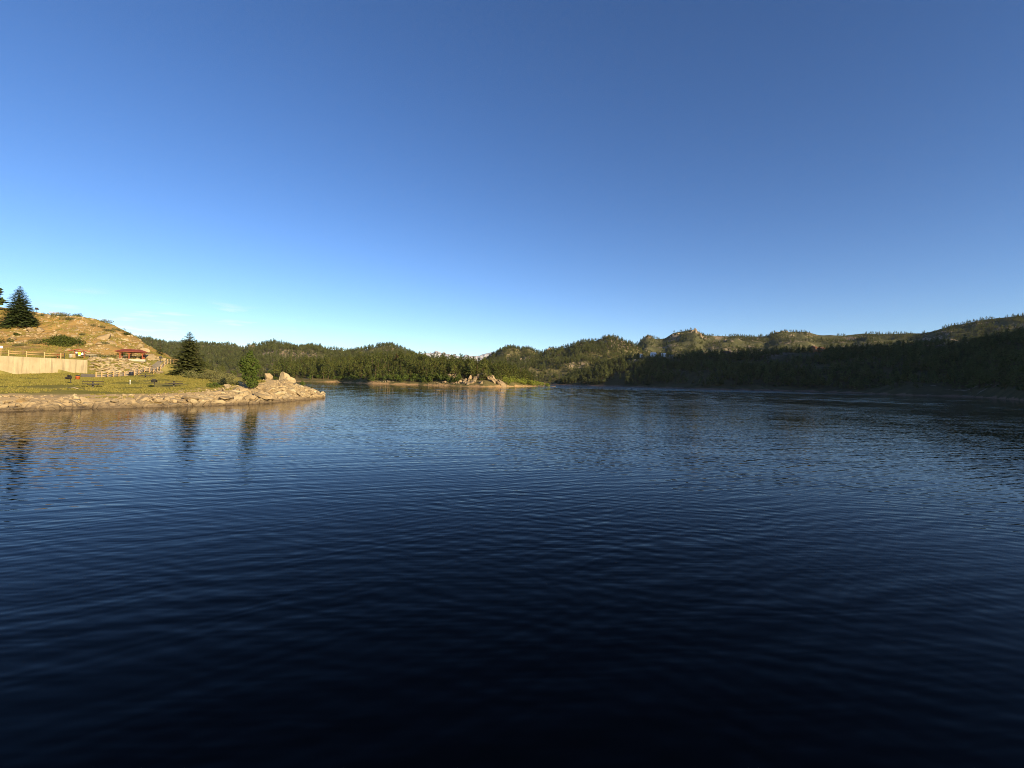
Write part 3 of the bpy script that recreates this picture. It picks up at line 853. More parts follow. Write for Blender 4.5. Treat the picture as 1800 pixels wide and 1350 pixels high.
CROWN_ME = [mesh_np('crown', *FIR_VF[k], [M['pine']]) for k in range(4)] + [mesh_np('crown', *PINE_VF[k], [[M['pine'], M['pine_olive']][k % 2]]) for k in range(5)] + [mesh_np('crown', *PINE_VF[1], [M['rust']]), mesh_np('crown', *FIR_VF[1], [M['aspen']])]
TRUNK_ME = trunk_mesh('trunk', 0.85, 0.020, M['bark'])
BROAD_VF = []
for k in range(4):
    r_ = random.Random(k + 40)
    bl = [(r_.uniform(-.28, .28), r_.uniform(-.28, .28), r_.uniform(.35, .75), r_.uniform(.18, .3), r_.uniform(.18, .3), r_.uniform(.18, .3)) for _ in range(6)]
    BROAD_VF.append(leafy(bl, 170, 0.075, 300 + k))
BROAD_ME = [mesh_np('crown', *BROAD_VF[k], [M['broad']]) for k in range(4)]
ASPEN_ME = [mesh_np('crown', *BROAD_VF[k], [M['aspen']]) for k in range(4)]
STEM_ME = trunk_mesh('trunk', 0.6, 0.018, M['bark'], 0.3, 4)

def clearing(X, Y, s=0, scale=45):
    return fbm(X / scale, Y / scale, 150 + s, 3)

def wood_points(lname, n, t0, t1, upx=None, thr=-0.25, scale=45, s=0):
    fn, ua, ub = LAYERS[lname]
    if upx: ua, ub = (upx[0] - 900) / FPX, (upx[1] - 900) / FPX
    u = rng.uniform(ua, ub, n * 3)
    t_ = rng.uniform(t0, t1, n * 3)
    X, Y, Z = fn(u, t_)
    area = Y / Y.max()                     # equal density on the ground
    keep = (rng.random(n * 3) < area) & (clearing(X, Y, s, scale) > thr + rng.normal(0, .12, n * 3)) & (Z > 0.9)
    k = np.flatnonzero(keep)[:n]
    return np.c_[X, Y, Z][k], u[k], t_[k]

# ------------------------------------------------------------------ woods
def wood(name, lname, n, t0, t1, h0, h1, protos, **kw):
    P, u, tq = wood_points(lname, n, t0, t1, **kw)
    if lname == 'shaded_shore':                # open ground below the hillside houses
        pq = 900 + u * FPX
        bad = np.zeros(len(P), bool)
        for hx, w_, ta in ((1147, 26, .84), (1170, 14, .90), (1435, 14, .90), (1276, 8, .93), (1116, 12, .62)):
            bad |= (np.abs(pq - hx) < w_) & (tq > ta) & (tq < (1.0 if ta > .7 else .74)) & (rng.random(len(P)) < .93)
        P = P[~bad]
    m = len(P)
    P[:, 2] -= 0.2
    o = scatter(name, protos, P, rng.uniform(h0, h1, m) * rng.choice([0.7, 1, 1, 1.1], m), rng.uniform(0, 6.28, m), rng.integers(0, len(protos), m), rng.normal(0, 0.04, (m, 2)))
    return o
HOUSE_CLEAR = []
o = wood('distant_pine_forest', 'forested_hills', 4200, 0.05, 1.04, 6, 11, WOOD, upx=(225, 440), thr=-0.45)
o['label'] = 'distant pine forest covering the far hills behind the lone spruce'; o['category'] = 'forest'
o = wood('pine_forest', 'forested_hill_range', 5200, 0.02, 1.03, 5.5, 10, WOOD, thr=-0.28)
o['label'] = 'pine forest on the rounded hills behind the wooded point'; o['category'] = 'forest'
o = wood('rocky_hill_pines', 'rocky_hills', 5600, 0.0, 1.02, 5, 9.5, WOOD, thr=-0.36, scale=35)
o['label'] = 'pine trees scattered over the craggy hills past the water gap'; o['category'] = 'forest'
o = wood('ridge_pines', 'rear_ridge', 7000, 0.1, 1.02, 4.5, 9, WOOD, upx=(1095, 1850), thr=-0.12, scale=38)
o['label'] = 'pine woods on the long ridge behind the shaded shore'; o['category'] = 'forest'
o = wood('shaded_shore_pines', 'shaded_shore', 5600, 0.04, 1.03, 5, 10.5, WOOD, upx=(965, 1900), thr=-0.22, scale=30)
o['label'] = 'dark pine woods on the shaded lake shore slope'; o['category'] = 'forest'

# the point across the water: the 290 largest pines stand as things, the rest as a wood
P, u, tq = wood_points('wooded_point', 2400, 0.05, 1.02, upx=(335, 972), thr=-0.5, scale=25)
P2, u2, tq2 = wood_points('wooded_point', 900, 0.14, 1.0, upx=(700, 970), thr=-0.6, scale=25, s=3)
P = np.r_[P, P2]; tq = np.r_[tq, tq2]
pxp = 900 + FPX * P[:, 0] / P[:, 1]
meadow = (pxp > 372) & (pxp < 482) & (tq > 0.14) & (rng.random(len(P)) < 0.95)
rocky = ((pxp > 812) & (pxp < 888) & (tq < 0.17)) | ((pxp > 880) & (tq < 0.35))
P = P[~(meadow | rocky)]; tq = tq[~(meadow | rocky)]
hts = rng.uniform(5.0, 9.5, len(P)) * rng.choice([0.6, 0.85, 1, 1.25], len(P))
order = np.argsort(-(hts / P[:, 1]) * (1.25 - 0.5 * (tq[:len(P)] > 0.6)))
big_i, rest = order[:288], order[288:]
o = scatter('pine_wood', POINTWOOD, P[rest] - [0, 0, .2], hts[rest], rng.uniform(0, 6.28, len(rest)), rng.integers(0, len(POINTWOOD), len(rest)))
o['label'] = 'mixed pine wood covering the sunlit point across the water'; o['category'] = 'forest'
for i in big_i:
    k = random.choice([0, 1, 2, 3, 4, 5, 6, 7, 8, 4, 6])
    if random.random() < 0.012: k = 9
    h = float(hts[i])
    e = link('pine_tree', None, loc=(P[i, 0], P[i, 1], P[i, 2] - 0.15), rot=(random.gauss(0, .03), random.gauss(0, .03), random.uniform(0, 6.28)), scale=(h * random.uniform(.9, 1.2), h * random.uniform(.9, 1.2), h))
    e.empty_display_size = 0.1
    link('crown', CROWN_ME[k], e); link('trunk', TRUNK_ME, e)
    px_i = 900 + FPX * P[i, 0] / P[i, 1]
    if k == 9:
        tag(e, 'rust brown dying pine among the green pines on the wooded point', 'tree', 'rust brown pines on the wooded point'); continue
    look = 'narrow dark green fir' if k < 4 else 'bushy olive green pine'
    if 808 < px_i < 892: where, grp = 'growing around the tan crag on the point', 'around the tan crag'
    elif px_i >= 892: where, grp = 'above the yellow green aspens at the low tip', 'above the aspens'
    elif px_i < 482: where, grp = 'beside the small meadow beyond the inlet', 'by the meadow'
    elif tq[i] < 0.2: where, grp = 'close behind the narrow beach of the point', 'behind the beach'
    elif tq[i] > 0.6: where, grp = 'on the crest of the wooded point', 'on the crest of the point'
    else: where, grp = 'in the middle of the wood on the point', 'in the middle of the wood'
    tag(e, look + ' ' + where, 'tree', ('firs ' if k < 4 else 'pines ') + grp)

# bright broadleaved shrubs along the point's beach
fnp = LAYERS['wooded_point'][0]
def on_layer(lname, px, t_):
    X, Y, Z = LAYERS[lname][0](np.array([(px - 900) / FPX]), np.array([t_], float))
    return Vector((X[0], Y[0], Z[0]))
def layer_z(lname, X, Y):
    fn = LAYERS[lname][0]
    u = X / Y
    ta, tb = -0.05, 1.6
    Ya = float(fn(np.array([u]), np.array([0.0]))[1][0]); Yb = float(fn(np.array([u]), np.array([1.0]))[1][0])
    return float(fn(np.array([u]), np.array([min(max((Y - Ya) / (Yb - Ya), -0.05), 1.8)]))[2][0])
def broad(px, t_, h, mes, label, group, lname='wooded_point'):
    q = on_layer(lname, px, t_)
    e = link('shore_shrub', None, loc=q - Vector((0, 0, 0.2)), rot=(0, 0, random.uniform(0, 6.28)), scale=(h * random.uniform(.9, 1.2), h * random.uniform(.9, 1.2), h))
    link('crown', random.choice(mes), e); link('trunk', STEM_ME, e)
    return tag(e, label, 'shrub', group)
for px in [596, 602, 611, 618, 625, 638, 646, 655, 661, 668, 676, 683, 690, 697, 706, 712, 738, 745, 752, 760, 768, 775, 742, 749, 757, 764, 771, 783, 790, 798, 805, 702, 718, 726, 733]:
    broad(px + random.uniform(-2, 2), random.uniform(0.03, 0.09), random.uniform(3.2, 5.2), BROAD_ME, 'green leafy shrub on the beach below the pines', 'leafy shrubs below the pines')
for px in [884, 890, 896, 902, 908, 913, 919, 924, 929, 934, 940, 945, 950, 955, 960, 964, 887, 893, 899, 905, 911, 917, 923, 931, 937, 943]:
    broad(px + random.uniform(-1.5, 1.5), random.uniform(0.06, 0.26), random.uniform(3.5, 5.2), ASPEN_ME, 'bright yellow green aspen at the low tip of the point', 'aspens at the tip of the point')
for px in [384, 396, 409, 421, 447, 458, 466, 476]:
    broad(px, random.uniform(0.1, 0.5), random.uniform(2.5, 4.5), BROAD_ME, 'round leafy shrub in the small meadow beyond the inlet', 'shrubs in the meadow beyond the inlet')
for px in [545, 556, 563, 571, 580, 588]:
    broad(px, random.uniform(0.05, 0.1), random.uniform(3, 5), BROAD_ME, 'green leafy shrub behind the narrow strip of beach', 'leafy shrubs behind the beach strip')
for px, t_, h, c in ((1660, 0.16, 7, 10), (1664.5, 0.15, 6, 9), (1673, 0.16, 8, 10), (1700, 0.2, 6.5, 10), (1676, 0.42, 7, 10), (1663, 0.40, 5.5, 10)):  # foliage colour stands in for trees caught by a patch of sun
    q = on_layer('shaded_shore', px, t_)
    e = link('pine_tree', None, loc=q - Vector((0, 0, .2)), scale=h)
    link('crown', CROWN_ME[c], e); link('trunk', TRUNK_ME, e)
    tag(e, 'tree tinted orange for sunlight among dark pines on the shaded slope' if c == 9 else 'tree tinted yellow for sunlight among dark pines on the shaded slope', 'tree', 'trees tinted for sunlight on the shaded slope')

# ------------------------------------------------------------------ crags
BIG = [boulder_mesh(500 + k, M['crag_near'], 20, 3, 0.12, 0.35, 0.8, 'rock') for k in range(6)]
BIGFAR = [boulder_mesh(520 + k, M['crag'], 18, 3, 0.12, 0.35, 0.8, 'rock') for k in range(6)]
def crag(lname, px, t_, size, n, label, spread=0.8, lean=0.4, mes=BIGFAR, tall=1.0):
    q = on_layer(lname, px, t_)
    e = link('rock_outcrop', None, loc=q)
    for k in range(n):
        s = size * random.uniform(0.3, 0.75) if k else size * .85
        x = random.gauss(0, size * spread) if k else 0; y = random.gauss(0, size * spread * .45) if k else 0
        z = layer_z(lname, q.x + x, q.y + y) - q.z
        link('rock', random.choice(mes), e, loc=(x, y, z + s * 0.12 * tall),
             rot=(random.gauss(0, .15), lean + random.gauss(0, .2), random.gauss(0, .4)), scale=(s * random.uniform(.4, .75), s * random.uniform(.5, .9), s * tall * random.uniform(.75, 1.15)))
    return tag(e, label, 'rock')
crag('wooded_point', 817, 0.07, 2.6, 12, 'broken brown rocks among pines at the left end of the crag', 1.2, 0.5, BIG, 1.1)
crag('wooded_point', 836, 0.30, 4.2, 10, 'upper ledges of the tan crag below the pines', 1.0, 0.5, BIG, 1.1)
crag('wooded_point', 802, 0.04, 1.8, 9, 'small tan rocks along the waterline left of the crag', 1.8, 0.3, BIG)
crag('wooded_point', 829, 0.05, 3.2, 14, 'jumbled tan rocks at the waterline left of the tallest crag', 1.0, 0.5, BIG)
crag('wooded_point', 843, 0.20, 4.8, 16, 'broad tan crag rising from the water on the wooded point', 1.0, 0.5, BIG, 1.2)
crag('wooded_point', 856, 0.26, 4.8, 12, 'leaning rock fin with a dark cleft beside it on the point', 0.6, -0.55, BIG, 1.6)
crag('wooded_point', 868, 0.14, 5.0, 14, 'tall slanting tan rock slab sloping down to the water', 0.8, -0.65, BIG, 1.5)
crag('wooded_point', 881, 0.03, 1.8, 10, 'low tan rocks where the crag meets the yellow beach', 1.1, -0.3, BIG)
crag('wooded_point', 788, 0.12, 3.4, 10, 'small pale crag half hidden by pines on the point', 0.9, 0.3, BIG, 1.3)
crag('wooded_point', 779, 0.04, 1.8, 8, 'low pale rocks at the waterline below the half hidden crag', 1.3, 0.3, BIG)
crag('wooded_point', 664, 0.03, 1.3, 9, 'row of low pale rocks on the beach below leafy shrubs', 2.4, 0.2, BIG, .8)
crag('wooded_point', 682, 0.03, 1.5, 9, 'pale waterside rocks at the end of the shrub lined beach', 2.2, 0.2, BIG, .8)
crag('wooded_point', 768, 0.03, 1.4, 8, 'pale rocks on the beach beside the dark inlet', 2.0, 0.2, BIG, .8)
crag('forested_hill_range', 438, 0.93, 9, 9, 'pinkish cliff at the left end of the rounded forest hill', 0.9, 0.2)
crag('rocky_hills', 963, 0.96, 10, 8, 'pointed pale crag in the notch between two hills', 0.6, -0.4)
crag('rocky_hills', 921, 0.62, 8, 10, 'pale rock tower on the hillside above the tip of the point', 0.7, 0.1, BIGFAR, 1.4)
crag('rocky_hills', 905, 0.45, 6, 9, 'pale rock knobs just above the pines of the point', 1.3, 0.1)
crag('rocky_hills', 896, 0.95, 7, 10, 'rocky crown of the dome shaped hill', 2.0, 0.1, BIGFAR, .6)
crag('rocky_hills', 1068, 0.97, 11, 12, 'sunlit rocky summit of the highest middle hill', 1.2, 0.3, BIGFAR, .7)
crag('rocky_hills', 1094, 0.95, 10, 11, 'sunlit tan boulders on the shoulder right of the summit', 1.1, 0.3, BIGFAR, .8)
crag('rocky_hills', 1103, 0.92, 9, 10, 'tan boulders stepping down toward the saddle', 1.2, 0.3, BIGFAR, .8)
crag('rocky_hills', 1012, 0.9, 5, 9, 'scattered tan ledges below the rising middle ridge', 2.5, 0.3, BIGFAR, .6)
crag('rear_ridge', 1219, 0.96, 15, 12, 'sunlit rock summit with bare slab on the rear ridge', 0.9, 0.3, BIGFAR, .8)
crag('rear_ridge', 1229, 0.93, 11, 10, 'bare rock below the rear ridge summit', 1.0, 0.3, BIGFAR, .8)
crag('rear_ridge', 1188, 0.95, 10, 10, 'rocky knob on the rear ridge left of its summit', 1.2, 0.3, BIGFAR, .6)
crag('rear_ridge', 1273, 0.88, 8, 7, 'small pale cliff under the level part of the rear ridge', 1.4, 0.3, BIGFAR, .8)
crag('rear_ridge', 1137, 0.96, 10, 9, 'dark rocky horn at the left end of the rear ridge', 0.8, 0.3, BIGFAR, .8)
crag('rear_ridge', 1405, 0.93, 8, 9, 'broken grey ledges right of the rocky hump', 1.8, 0.2, BIGFAR, .6)
crag('rear_ridge', 1334, 0.50, 11, 6, 'steep pale rock face above the dark trees', 0.5, -0.5, BIGFAR, 1.1)
crag('rear_ridge', 1372, 0.96, 11, 10, 'rocky hump standing on the long rear ridge', 1.8, 0.2, BIGFAR, .6)
crag('shaded_shore', 1114, 0.68, 5, 7, 'sunlit boulder in a gap of the shaded hillside', 0.8, 0.2)
crag('shaded_shore', 1124, 0.72, 4, 7, 'smaller sunlit rocks beside the boulder in the hillside gap', 1.0, 0.2)
crag('shaded_shore', 1146, 0.76, 4, 7, 'rocks in the open slope below the white buildings', 1.7, 0.2)
crag('shaded_shore', 1650, 0.97, 4, 8, 'pale rock ledge on the ridge line between dark pines', 2.2, 0.2, BIGFAR, .6)
crag('rocky_hills', 848, 0.97, 11, 4, 'lone pale crag in front of the snowy mountains', 0.5, 0.1, BIGFAR, .7)

# ------------------------------------------------------------------ far houses
def house(lname, px, t_, w, d, h, wall_m, roof_m, label, rz=0.0, nwin=2, lift=0.0):
    q = on_layer(lname, px, t_)
    e = link('house', None, loc=q + Vector((0, 0, lift)), rot=(0, 0, rz))
    MB().box((0, 0, h / 2 - 1), (w, d, h + 2)).build('wall', wall_m, e)
    rh = d * 0.3; o_ = 0.4
    mb = MB()
    a, b = w / 2 + o_, d / 2 + o_
    mb.poly([(-a, -b, h - .1), (a, -b, h - .1), (a, b, h - .1), (-a, b, h - .1), (-a, 0, h + rh), (a, 0, h + rh)], [(0, 1, 5, 4), (2, 3, 4, 5), (0, 4, 3), (1, 2, 5), (3, 2, 1, 0)])
    mb.build('roof', roof_m, e)
    for k in range(nwin):
        x = -w / 2 + w * (k + 0.6) / (nwin + 0.6)
        f = MB().box((x, -d / 2 - .03, h * .55), (1.3, .08, 1.3)).build('window', M['white'], e)
        MB().box((x, -d / 2 - .08, h * .55), (1.05, .04, 1.05)).build('pane', M['glass'], f)
    MB().box((w / 2 - 0.8, -d / 2 - .03, 1.0), (0.95, .08, 2.0)).build('door', M['brownroof'], e)
    return tag(e, label, 'house')
house('shaded_shore', 1147, 0.985, 7, 5, 3.2, M['white'], M['white'], 'long low white building on the open hillside ledge', 0.2, 2, 1.2)
house('shaded_shore', 1165, 0.985, 5.5, 4.5, 2.8, M['white'], M['white'], 'smaller white building beside the long low white one', -0.1, 1, 1.2)
house('shaded_shore', 1126, 0.985, 3.5, 3.5, 3.4, M['white'], M['greyroof'], 'narrow white hut at the edge of the hillside clearing', 0.1, 1, 1.0)
house('shaded_shore', 1179, 0.985, 4.5, 4, 2.2, M['slab'], M['greyroof'], 'low grey shed at the end of the white buildings', 0.1, 1, .2)
house('shaded_shore', 1429, 1.0, 8, 7, 5.0, M['log'], M['brownroof'], 'sunlit orange timber house on the ridge above dark trees', 0.5, 2, 1.0)
house('shaded_shore', 1442, 0.995, 6.5, 6, 3.4, M['log'], M['brownroof'], 'lower orange timber wing beside the ridge house', 0.3, 2, .8)
house('shaded_shore', 1276, 0.97, 9, 6, 3.0, M['brownroof'], M['brownroof'], 'dark red brown cabin half hidden among hillside pines', 0.2, 3, .2)

# ------------------------------------------------------------------ shore stones and boulders
STONES = [stone_mesh(600 + k, 13 + k % 4, M['rock'], random.uniform(.6, .9)) for k in range(12)]
STONES_PALE = [stone_mesh(640 + k, 13 + k % 4, M['rock_pale'], random.uniform(.5, .8)) for k in range(8)]
def shore_pt(s, t_):
    i = np.searchsorted(ss, s); i = min(i, len(ss) - 1)
    x = bx_[i] + nxs[i] * t_; y = by_[i] + nys[i] * t_
    return x, y
smin, smax = ss[0], ss[-1]
for k in range(290):
    s = smin + 38 + (smax - smin - 38) * random.random() ** 0.8
    t_ = random.random()
    x, y = shore_pt(s, 0)
    t_ = t_ ** 1.3 * float(np.interp(y, [40, 50, 58, 66], [3.2, 4.2, 6.2, 7.4]))
    x, y = shore_pt(s, t_)
    z = float(near_base(np.array([x]), np.array([y]))[0])
    frac = (y - 38) / 38
    sc = random.uniform(0.25, 0.62) * (1 + 0.9 * max(frac, 0) * random.random())
    link('stone', random.choice(STONES if random.random() < .7 else STONES_PALE), rock_shore, loc=(x, y, z - sc * 0.02),
         rot=(random.gauss(0, .35), random.gauss(0, .35), random.uniform(0, 6.28)), scale=(sc * random.uniform(1, 1.7), sc * random.uniform(.8, 1.2), sc * random.uniform(.6, 1)))
def boulder(px, py, d, sx_, sy_, sz_, label, seed, mat='rock_pale', rot=(0, 0, 0), sink=0.3, name='boulder'):
    q = at(px, py, d)                       # picture point of the boulder's foot
    me = boulder_mesh(seed, M[mat], 22, 4, 0.08, 0.38, 0.8)
    o = link(name, me, loc=(q.x, q.y, q.z + sz_ * (1 - sink) * .7), rot=rot, scale=(sx_, sy_, sz_))
    return tag(o, label, 'boulder')
boulder(502, 672, 72, 1.15, 1.0, 1.25, 'tall pale peaked boulder crowning the rocky point', 701, rot=(0, -.15, .3))
boulder(511, 674, 71.5, 1.15, 1.0, .95, 'rounded tan boulder leaning on the tall peaked one', 712, rot=(0, .35, 1.2))
boulder(492, 675, 71, .9, .8, 0.45, 'pinkish low boulder at the foot of the peaked boulder', 703, 'rock')
boulder(472, 670, 74, .9, .8, 1.0, 'square brownish boulder beside a dark bush on the point', 704, 'rock', (0, .1, .5))
boulder(462, 674, 74, 0.6, .6, .5, 'small pale boulder beside the square brownish one', 705)
boulder(414, 689, 61, 1.1, .7, .55, 'flat topped pale boulder at the foot of the leafy tree', 706)
boulder(566, 698, 75, 0.85, .9, .75, 'outermost pale boulder standing in the water at the tip', 707, rot=(0, .1, .2))
boulder(556, 697, 75, 0.7, .8, .6, 'dark cleft boulder just inside the outermost one', 708, 'rock', (0, .2, 1))
boulder(551, 689, 76, 1.5, .5, .45, 'long slanting rock slab near the tip of the point', 709, rot=(0, .45, .1))
boulder(539, 696, 73, 1.6, 1.1, 0.6, 'broad sloping tan boulder near the tip of the point', 710, rot=(0, .3, .2))
boulder(522, 693, 70, 1.7, 1.2, .8, 'large bright smooth rock face below the peaked boulder', 711, rot=(0, .25, -.2))
boulder(506, 692, 67.5, 1.9, 1.3, .75, 'wide bright rock slab with long cracks above the water', 712, rot=(.2, -.2, .4))
boulder(487, 692, 66, 1.6, 1.2, 0.6, 'bright cracked rock left of the wide slab', 713, rot=(.2, .2, .9))
boulder(460, 700, 58, 1.6, .9, .5, 'long tan block split by a diagonal crack', 714, 'rock', (0, .25, .1))
boulder(441, 703, 55.5, 1.1, .8, .48, 'square tan block at the waterline below the leafy tree', 715, 'rock', (0, .1, .3))
boulder(420, 704, 53.8, 1.0, .8, .45, 'rounded tan block at the waterline with dark side cleft', 716, 'rock', (0, -.1, .6))
boulder(396, 703, 53, 1.0, .9, .4, 'tan boulder on the rocky bank left of the waterline blocks', 717, 'rock')
boulder(338, 703, 50, 1.2, .9, .4, 'big smooth tan boulder set in the middle of the bank', 718, 'rock', (0, .1, .2))
boulder(311, 645, 122, 1.0, .8, .5, 'pale rock under the upper end of the path fence', 719)
boulder(281, 656, 112, 1.3, 1.0, .6, 'pale rock at the bend of the path fence', 720)

# rip-rap bank between the concrete wall and the shelter terrace
rip = link('rock_bank', None, loc=spot(205, 104)); struct(rip); rip.empty_display_size = .2
for k in range(170):
    a, b = random.random(), random.random()
    pxx = 157 + 108 * a
    d = (98.5 + 6 * a) * (1 - b) + (107 + 10 * a) * b
    if a > .75 and b < (a - .75) * 3: continue
    q = spot(pxx, d)
    sc = random.uniform(.35, .85)
    link('stone', random.choice(STONES_PALE if random.random() < .6 else STONES), rip, loc=q - rip.location + Vector((0, 0, sc * .12)), rot=(random.gauss(0, .3), random.gauss(0, .3), random.uniform(0, 6.28)),
         scale=(sc * random.uniform(1.1, 1.9), sc * random.uniform(.8, 1.2), sc * random.uniform(.55, .9)))

# loose rocks lying on the hillside
hs = np.c_[rng.uniform(0, 290, 2600), rng.uniform(112, 152, 2600)]
pts = []
for pxx, d in hs:
    X = (pxx - 900) / FPX * d
    pts.append((X, d))
pts = np.array(pts)
zz = near(pts[:, 0], pts[:, 1])
kp = (fbm(pts[:, 0] / 7, pts[:, 1] / 7, 77, 3) > 0.02) & (zz > 6.6)
pts = np.c_[pts, zz][kp]
o = scatter('hillside_stones', STONES + STONES_PALE[:2], pts, rng.gamma(1.4, 0.13, len(pts)) + 0.10, rng.uniform(0, 6.28, len(pts)), rng.integers(0, 14, len(pts)), rng.normal(0, .3, (len(pts), 2)))
o['label'] = 'loose tan stones strewn over the dry hillside'; o['category'] = 'stones'
pb = []
for k in range(900):
    s_k = smin + 30 + (smax - smin - 30) * random.random()
    x, y = shore_pt(s_k, random.uniform(2.0, 9.5)); pb.append((x, y))
pb = np.array(pb); pb = np.c_[pb, near(pb[:, 0], pb[:, 1])]
o = scatter('bank_stones', STONES + STONES_PALE[:2], pb, rng.gamma(1.3, 0.06, len(pb)) + 0.05, rng.uniform(0, 6.28, len(pb)), rng.integers(0, 14, len(pb)), rng.normal(0, .3, (len(pb), 2)))
o['label'] = 'small loose stones scattered on the sandy bank'; o['category'] = 'stones'
for (pxx, d, s, lab) in ((183, 133, 1.6, 'large tan boulder in the middle of the dry hillside'), (70, 137, 1.3, 'grey tan boulder on the hillside right of the spruce'), (54, 136, 1.1, 'pale boulder tucked under the spruce branches'),
                         (195, 131, 1.3, 'brownish boulder beside the large one on the hillside'), (20, 126, 1.2, 'sunlit orange boulder below the hillside spruce'), (252, 140, 1.4, 'tan boulder on the shoulder above the shelter'), (243, 143, 1.2, 'tan rock on the hill skyline above the shelter')):
    q = spot(pxx, d)
    tag(link('boulder', boulder_mesh(int(pxx) + 800, M['rock'], 16, 3, .1, .5, .85), loc=q + Vector((0, 0, s * .15)), rot=(random.gauss(0, .3), random.gauss(0, .3), random.uniform(0, 6)), scale=(s * 1.3, s, s * .8)), lab, 'boulder')

# ------------------------------------------------------------------ concrete wall and its fence
def along_wall(px):
    """distance along the wall seen at picture column px"""
    k = (px - 900) / FPX
    # X = k*Y on the line A + wd*s
    return (k * WALL_A.y - WALL_A.x) / (wd.x - k * wd.y)
joints = [-30.0] + [along_wall(p) for p in (-40, -5, 25, 52, 70, 88, 108)] + [wlen]
wr = link('concrete_wall', None, loc=(WALL_A.x, WALL_A.y, 0), rot=(0, 0, math.atan2(wd.y, wd.x)))
wr.empty_display_size = .2
for a, b in zip(joints[:-1], joints[1:]):
    MB().box(((a + b) / 2, 0.25, (WALL_TOP + 1.2) / 2), (b - a - 0.03, 0.5, WALL_TOP - 1.2 + random.uniform(-.015, .015))).build('panel', M['concrete'], wr, bevel=.03)
MB().box(((joints[0] + wlen) / 2, 0.30, WALL_TOP / 2 + .5), (wlen - joints[0] - .1, 0.36, WALL_TOP - 1.4)).build('core', M['concrete'], wr)
tag(wr, 'long cream concrete retaining wall with dark vertical streaks', 'wall')

def fence(pts, rails, ph, mat_post, mat_rail, label, pr=0.075, rail_r=0.045):
    e = link('timber_fence', None, loc=pts[0])
    for p_ in pts:
        q = Vector(p_) - Vector(pts[0])
        MB().tube([q + Vector((0, 0, -.4)), q + Vector((0, 0, ph * .98)), q + Vector((0, 0, ph))], [pr, pr * .95, pr * .6], 8).build('post', mat_post, e, True)
    for a, b in zip(pts[:-1], pts[1:]):
        for h in rails:
            qa, qb = Vector(a) - Vector(pts[0]), Vector(b) - Vector(pts[0])
            ext = (qb - qa).normalized() * .08
            MB().tube([qa - ext + Vector((0, 0, h)), (qa + qb) / 2 + Vector((0, 0, h + random.gauss(0, .015))), qb + ext + Vector((0, 0, h))], [rail_r, rail_r * 1.1, rail_r * .95], 6).build('rail', mat_rail, e, True)
    return tag(e, label, 'fence')
fp = []
for p_ in (-75, -38, -8, 22.5, 54, 85, 113.5):
    s = along_wall(p_)
    fp.append((WALL_A.x + wd.x * s - wn.x * .9, WALL_A.y + wd.y * s - wn.y * .9, WALL_TOP - .15))
fence(fp, (1.08, 0.68), 1.3, M['timber'], M['timber'], 'sunlit timber rail fence along the top of the concrete wall', .1, .06)
q = Vector(fp[-1]) + Vector((.35, .4, 0))
tag(MB().tube([q + Vector((0, 0, -.3)), q + Vector((0, 0, 1.3))], [.05, .05], 8).build('steel_post', M['iron']), 'dark post at the end of the fence on the wall', 'post')
path_posts = [(169, 90), (179, 91), (189.5, 93), (199, 95), (209, 97), (219, 99), (228, 101), (236, 103), (244, 105), (254, 108), (262, 110.5), (270, 113.5), (276, 116), (282, 118.5), (288, 121), (294, 123.5), (299, 126), (304, 128.5)]
fence([spot(a, b) for a, b in path_posts], (1.08, 0.70, 0.34), 1.3, M['timber'], M['timber_grey'], 'long post and rail fence climbing beside the gravel path', .11, .07)

# path behind the fence
V = []; 
cl = [(142, 91, 94.5), (160, 92, 96), (180, 93.5, 97.5), (200, 97, 100.5), (222, 101.5, 105), (242, 106, 109.5), (258, 110.5, 114), (270, 115, 118.5), (280, 119.5, 123), (287, 124, 128)]
pxs = np.linspace(142, 287, 70)
da = np.interp(pxs, [c_[0] for c_ in cl], [c_[1] for c_ in cl]); db = np.interp(pxs, [c_[0] for c_ in cl], [c_[2] for c_ in cl])
for p_, a, b in zip(pxs, da, db):
    for k in range(5):
        d = a + (b - a) * k / 4
        X = (p_ - 900) / FPX * d
        V.append((X, d, 0))
V = np.array(V); V[:, 2] = near(V[:, 0], V[:, 1]) + 0.10
struct(link('gravel_path', mesh_np('gravel_path', V, grid_faces(70, 5), [M['path']], True)))

